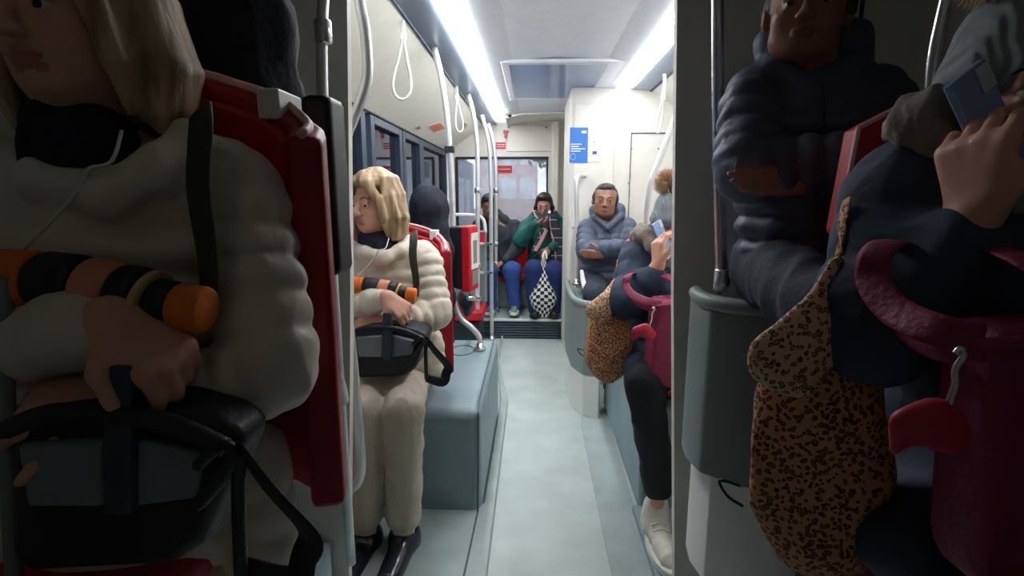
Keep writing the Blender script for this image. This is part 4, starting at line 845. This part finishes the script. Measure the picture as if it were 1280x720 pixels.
    # man's seat & console
    def console(mp, X, lab, lab2):
        pts = [(709, 353, .08), (711, 362, -.2), (718, 374, -.52), (733, 380, -.68), (752, 380, -.72)]; low = [(708, 460), (711, 466), (728, 483), (746, 500), (768, 505)]
        tops = [mp(a, b_, d) for a, b_, d in pts]; R = thing('side_panel', lab, 'panel', (tops[2].x, tops[2].y, X)); zt = tops[0].z; zs = zt-.47
        B().wallpath([(p.x, p.y, zs, zt) for p in tops], .03).build('upper_panel', GREYG, R, bev=.008); B().wallpath([(p.x+.004, p.y, X, zs) for p in tops], .03).build('lower_panel', WHITE, R, bev=.004)
        B().tube([p+V3((0, 0, .0)) for p in tops], .022, n=10).build('top_rail', GREYG, R, True)
    console(Map(3.82, False), .0, 'curved grey-green and white side panel below the hooked grab rail', '')
    R = thing('bus_seat', 'white shell bus seat under the person in the slate jacket', 'seat', (.54, 3.9, .2)); B().box((.32, 3.62, .60), (.86, 4.05, .68)).build('cushion', GREYG, R, bev=.02); B().box((.34, 4.05, .66), (.84, 4.11, 1.15)).build('backrest', GREYG, R, bev=.02); B().box((.36, 3.7, .0), (.84, 4.08, .6)).build('base', WHITE, R, bev=.02)
    B().tube([at(727, 338, 3.6), at(730, 356, 3.55), at(738, 374, 3.5), at(745, 392, 3.5)], [.012, .02, .024, .02], n=10).build('shell_edge', WHITE, R, True)
    o = B().tube([at(783, 462, 2.0), at(788, 480, 1.98), at(796, 496, 1.98), at(803, 512, 1.98)], .012, n=8).build('seat_edge_strip', WHITE, smooth=True); tag(o, 'white plastic edge strip below the leopard bag by the dark trousers', 'strip')
def disc(c, r, th, n=16):
    v = [c+V3((r*math.cos(2*math.pi*i/n), 0, r*math.sin(2*math.pi*i/n))) for i in range(n)]; w = [p+V3((0, -th, 0)) for p in v]
    return v+w, [tuple(range(n)), tuple(range(n, 2*n))[::-1]]+[(i, (i+1) % n, n+(i+1) % n, n+i) for i in range(n)]
def front_fittings():
    m = Map(2.2, True, .6); e = lambda px, py: (640+3.168*(px-640), 360+3.168*(py-360))
    A = lambda px, py, Y: at(px, py, Y)
    # panel-space pixels used below are those of the dim bays
    z = lambda px, py, Y: A(px, py, Y)
    p1, p2, p3, p4, p5 = z(235, 98, .79), z(300, 110, .79), z(350, 128, .77), z(392, 158, .73), z(398, 200, .68)
    red_seat(None, [(p1.x-.2, .77, p1.z-.03), (p1.x-.13, .79, p1.z), (p1.x, .79, p1.z+.005), (p2.x, .79, p2.z), (p3.x, .77, p3.z), (p4.x-.008, .73, p4.z), (p5.x-.02, .68, p4.z-.02)], 'red shell bus seat behind the large cream jacket, dim left foreground', .84)
    def pole(pts, r, lab, cat='handrail', mt=STEELP, cl=()):
        R = thing('handrail', lab, cat, pts[-1]); B().tube(pts, r, n=16).build('tube', mt, R, True)
        for c in cl: B().lathe([(r*1.1, -.03), (r*1.5, -.025), (r*1.5, .025), (r*1.1, .03)], c, n=20).build('clamp', CHROME, R, True)
    q = z(406, -40, 1.35); pole([q, z(405, 160, 1.35), V3((z(405, 160, 1.35).x, 1.35, .31))], .014, 'pale upright pole at the inner edge of the dim left foreground', cl=[z(404, 40, 1.35)])
    pole([z(406, 300, .98), z(408, 420, .98), z(413, 455, .98), z(424, 478, .99), z(430, 500, 1.1)], .012, 'curved steel tube right of the red seat, dim left foreground')
    c = z(415, 235, .92); tag(B().box(c-V3((.033, .04, .155)), c+V3((.02, .04, .155))).build('ticket_machine', BLACKP, bev=.015), 'black back of a ticket machine at the inner edge of the dim left foreground', 'ticket machine')
    pole([z(4, 345, .5), z(6, 480, .5), z(14, 640, .5), z(20, 760, .5)], .0085, 'blurred pole at the far left edge of the dim foreground', mt=GREYG)
    # right
    pole([z(897, -40, 1.3), z(898, 160, 1.3), z(902, 345, 1.3), z(903, 362, 1.3)], .014, 'slim steel pole against the wall left of the large slate jacket', mt=CHROME, cl=[z(903, 350, 1.3)])
    pole([z(1192, -40, .85), z(1178, 20, .85), z(1168, 70, .85), z(1164, 120, .85), z(1164, 220, .85)], .009, 'bent steel pole left of the large grey hat, dim right foreground', mt=CHROME)
    tag(B().box(z(1080, 0, 1.48)+V3((-.003, 0, -.6)), z(1080, 0, 1.48)+V3((.003, .01, .35))).build('panel_joint', DARK), 'vertical joint in the wall behind the large slate jacket', 'joint')
    tops = [z(872, 338, 1.4), z(876, 372, 1.33), z(892, 400, 1.26), z(940, 412, 1.2), z(1010, 410, 1.18)]; R = thing('side_panel', 'curved grey-green side panel low in the dim right foreground left of the leopard bag', 'panel', (tops[2].x, tops[2].y, .36)); zt = tops[1].z-.0
    zs = z(880, 580, 1.3).z
    B().wallpath([(p.x, p.y, zs, zt) for p in tops], .03).build('upper_panel', GREYG, R, bev=.008); B().wallpath([(p.x+.035, p.y+.01, .36, zs) for p in tops], .03).build('lower_panel', WHITE, R, bev=.004); B().tube([V3((p.x, p.y, zt)) for p in tops], .02, n=10).build('top_rail', GREYG, R, True)
    a, b_, c_, d_ = z(1073, 160, .86), z(1135, 128, .95), z(1048, 290, .84), z(1180, 128, .95)
    R = thing('bus_seat', 'red bus seat edge behind the large navy parka, dim right foreground', 'seat', (b_.x+.1, .95, .8))
    back = B().prism([a, b_, d_+V3((.3, 0, 0)), d_+V3((.3, 0, -.5)), c_+V3((.25, .1, -.25)), c_], (0, .04, 0)); back.build('backrest', RED, R, bev=.006)
    B().tube([c_, a, b_, d_], .004, n=8, sub=1).build('piping', PIPE, R, True)
    B().box((b_.x, .5, .78), (b_.x+.42, .95, .86)).build('cushion', RED, R, bev=.02); B().box((b_.x+.05, .55, .361), (b_.x+.38, .9, .78)).build('base', BLACKP, R)
    R = thing('bus_seat', 'tall boxed seat under the large slate jacket wearer, dim right foreground', 'seat', (.65, 1.25, .361)); B().box((.66, 1.2, .361), (1.1, 1.44, .98)).build('base', GREYG, R, bev=.02); B().box((.64, 1.16, .98), (1.12, 1.46, 1.03)).build('cushion', GREYG, R, bev=.02)
    # added fill lights overhead, out of view, to brighten the front bay figures
    em = mat('bay_fill_diffuser', (255, 248, 235), .5, var=0, emit=(255, 248, 238), estr=BSTR)
    for x0, x1, lab in ((-.50, -.25, 'added left fill light over the front bay, out of view'), (.55, .80, 'added right fill light over the front bay, out of view')):
        R = thing('ceiling_light', lab, 'light', ((x0+x1)/2, -.6, 2.3)); B().box((x0, -1.5, 2.28), (x1, .1, 2.31)).build('diffuser', em, R, bev=.003); B().box((x0-.01, -1.52, 2.311), (x1+.01, .12, 2.339)).build('housing', TRIM, R)
# ================================================================== OUTSIDE
def outside():
    ROAD = mat('road', (120, 122, 125), .8); struct(B().box((-40, YB+.3, -.9), (40, 90, -.8)).build('ground', ROAD)); struct(B().box((-40, -10, -.9), (XL-.7, YB+.3, -.8)).build('ground_left', ROAD))
    def bld(x0, x1, y, h, d, mt, wm, lab, nx, nz):
        R = thing('building', lab, 'building', ((x0+x1)/2, y, -.8)); B().box((x0, y, -.8), (x1, y+d, h)).build('wall', mt, R); B().box((x0-.2, y-.2, h), (x1+.2, y+d, h+.3)).build('roof', ROAD, R)
        for i in range(nx):
            for j in range(nz): cx = x0+(x1-x0)*(i+.5)/nx; cz = 1+(h-1)*(j+.4)/nz; B().box((cx-.5, y-.05, cz-.7), (cx+.5, y+.02, cz+.7)).build('window', wm, R)
    WB = mat('white_render', (215, 215, 220), .8); PB = mat('pink_render', (214, 186, 182), .8); DWn = mat('dark_window', (80, 90, 110), .3); LW = mat('pale_window', (225, 228, 232), .4)
    bld(-12, -4.5, 30, 14, 5, WB, DWn, 'pale building at the left of the rear window', 5, 5); bld(-3.6, .2, 34, 12, 5, PB, LW, 'pink building seen through the rear window', 3, 5); bld(2.2, 9, 48, 7, 5, WB, DWn, 'low pale building far behind the rear window', 4, 3)
    def tree(x, y, h, lab, n=500, r=1.6):
        R = thing('tree', lab, 'tree', (x, y, -.8)); B().tube([(x, y, -.8), (x+.1, y, h*.5), (x, y, h)], [.18, .12, .05], n=8).build('trunk', mat('bark', (70, 60, 52), .9), R, True); b_ = B()
        for i in range(n):
            d = Vector(rng.normal(size=3)).normalized()*r*random.uniform(.4, 1); c = V3((x, y, h))+d; a = Vector(rng.normal(size=3)).normalized()*.22; e = a.orthogonal().normalized()*.14; b_.add([c-a, c+e, c+a, c-e], [(0, 1, 2, 3)])
        b_.build('foliage', mat('leaf_green', (58, 84, 62), .8, var=.3), R)
    tree(.9, 26, 4.2, 'tree beyond the rear window beside the pink building', 500, 1.7); tree(-2.35, 6.5, 2.0, 'tree outside the nearest left window', 900, .6)
    # dark tram alongside
    R = thing('tram', 'dark blue tram standing outside the left windows', 'tram', (-2.6, 9.5, -.8)); NB = mat('tram_blue', (30, 48, 78), .35); B().box((-3.5, 7.9, -.5), (-2.1, 18, 2.5)).build('body', NB, R, bev=.06)
    for i in range(6): B().box((-2.1, 8.2+i*1.5, .8), (-2.08, 9.3+i*1.5, 1.9)).build('window', mat('tram_window', (96, 116, 140), .15), R)
    for yy in (8.0, 9.6): B().box((-2.1, yy, 2.0), (-2.07, yy+.25, 2.12)).build('marker_lamp', SIGNR, R)
    B().box((-2.1, 8, .25), (-2.085, 18, .45)).build('stripe', LW, R)
    R = thing('fence', 'white railing outside the nearest left window', 'fence', (-1.9, 4.9, -.8)); B().tube([(-1.9, 3.5, 1.25), (-1.9, 6.4, 1.25)], .04, n=8, sub=1).build('rail', WHITE, R, True)
    for i in range(10): B().box((-1.93, 3.6+i*.3, -.8), (-1.87, 3.68+i*.3, 1.25)).build('post', WHITE, R)
    # world
    w = bpy.data.worlds.new('world'); SC.world = w; w.use_nodes = True; N = w.node_tree.nodes; Lk = w.node_tree.links; bg = N['Background']; tc = N.new('ShaderNodeTexCoord'); nz = N.new('ShaderNodeTexNoise'); nz.inputs['Scale'].default_value = 2.5; nz.inputs['Detail'].default_value = 5; r = N.new('ShaderNodeValToRGB')
    r.color_ramp.elements[0].color = lin((196, 208, 226)); r.color_ramp.elements[1].color = lin((240, 244, 250)); Lk.new(tc.outputs['Generated'], nz.inputs['Vector']); Lk.new(nz.outputs['Fac'], r.inputs[0]); Lk.new(r.outputs[0], bg.inputs[0]); bg.inputs[1].default_value = WSTR
LSTR = 26.0; BSTR = .16; WSTR = 3.0
setting(); fittings(); front_fittings(); outside()
for fr_ in (False, True):
    S.RS = .88 if fr_ else 1.0
    cream_woman(fr_); hooded(fr_); puffer_man(fr_); phone_woman(fr_)
S.RS = 1.0
teal_woman(); rear_sitter()
SC.view_settings.view_transform = 'Standard'; SC.view_settings.look = 'None'; SC.view_settings.gamma = 1; SC.view_settings.exposure = 0.0
try: SC.view_settings.use_curve_mapping = False
except Exception: pass
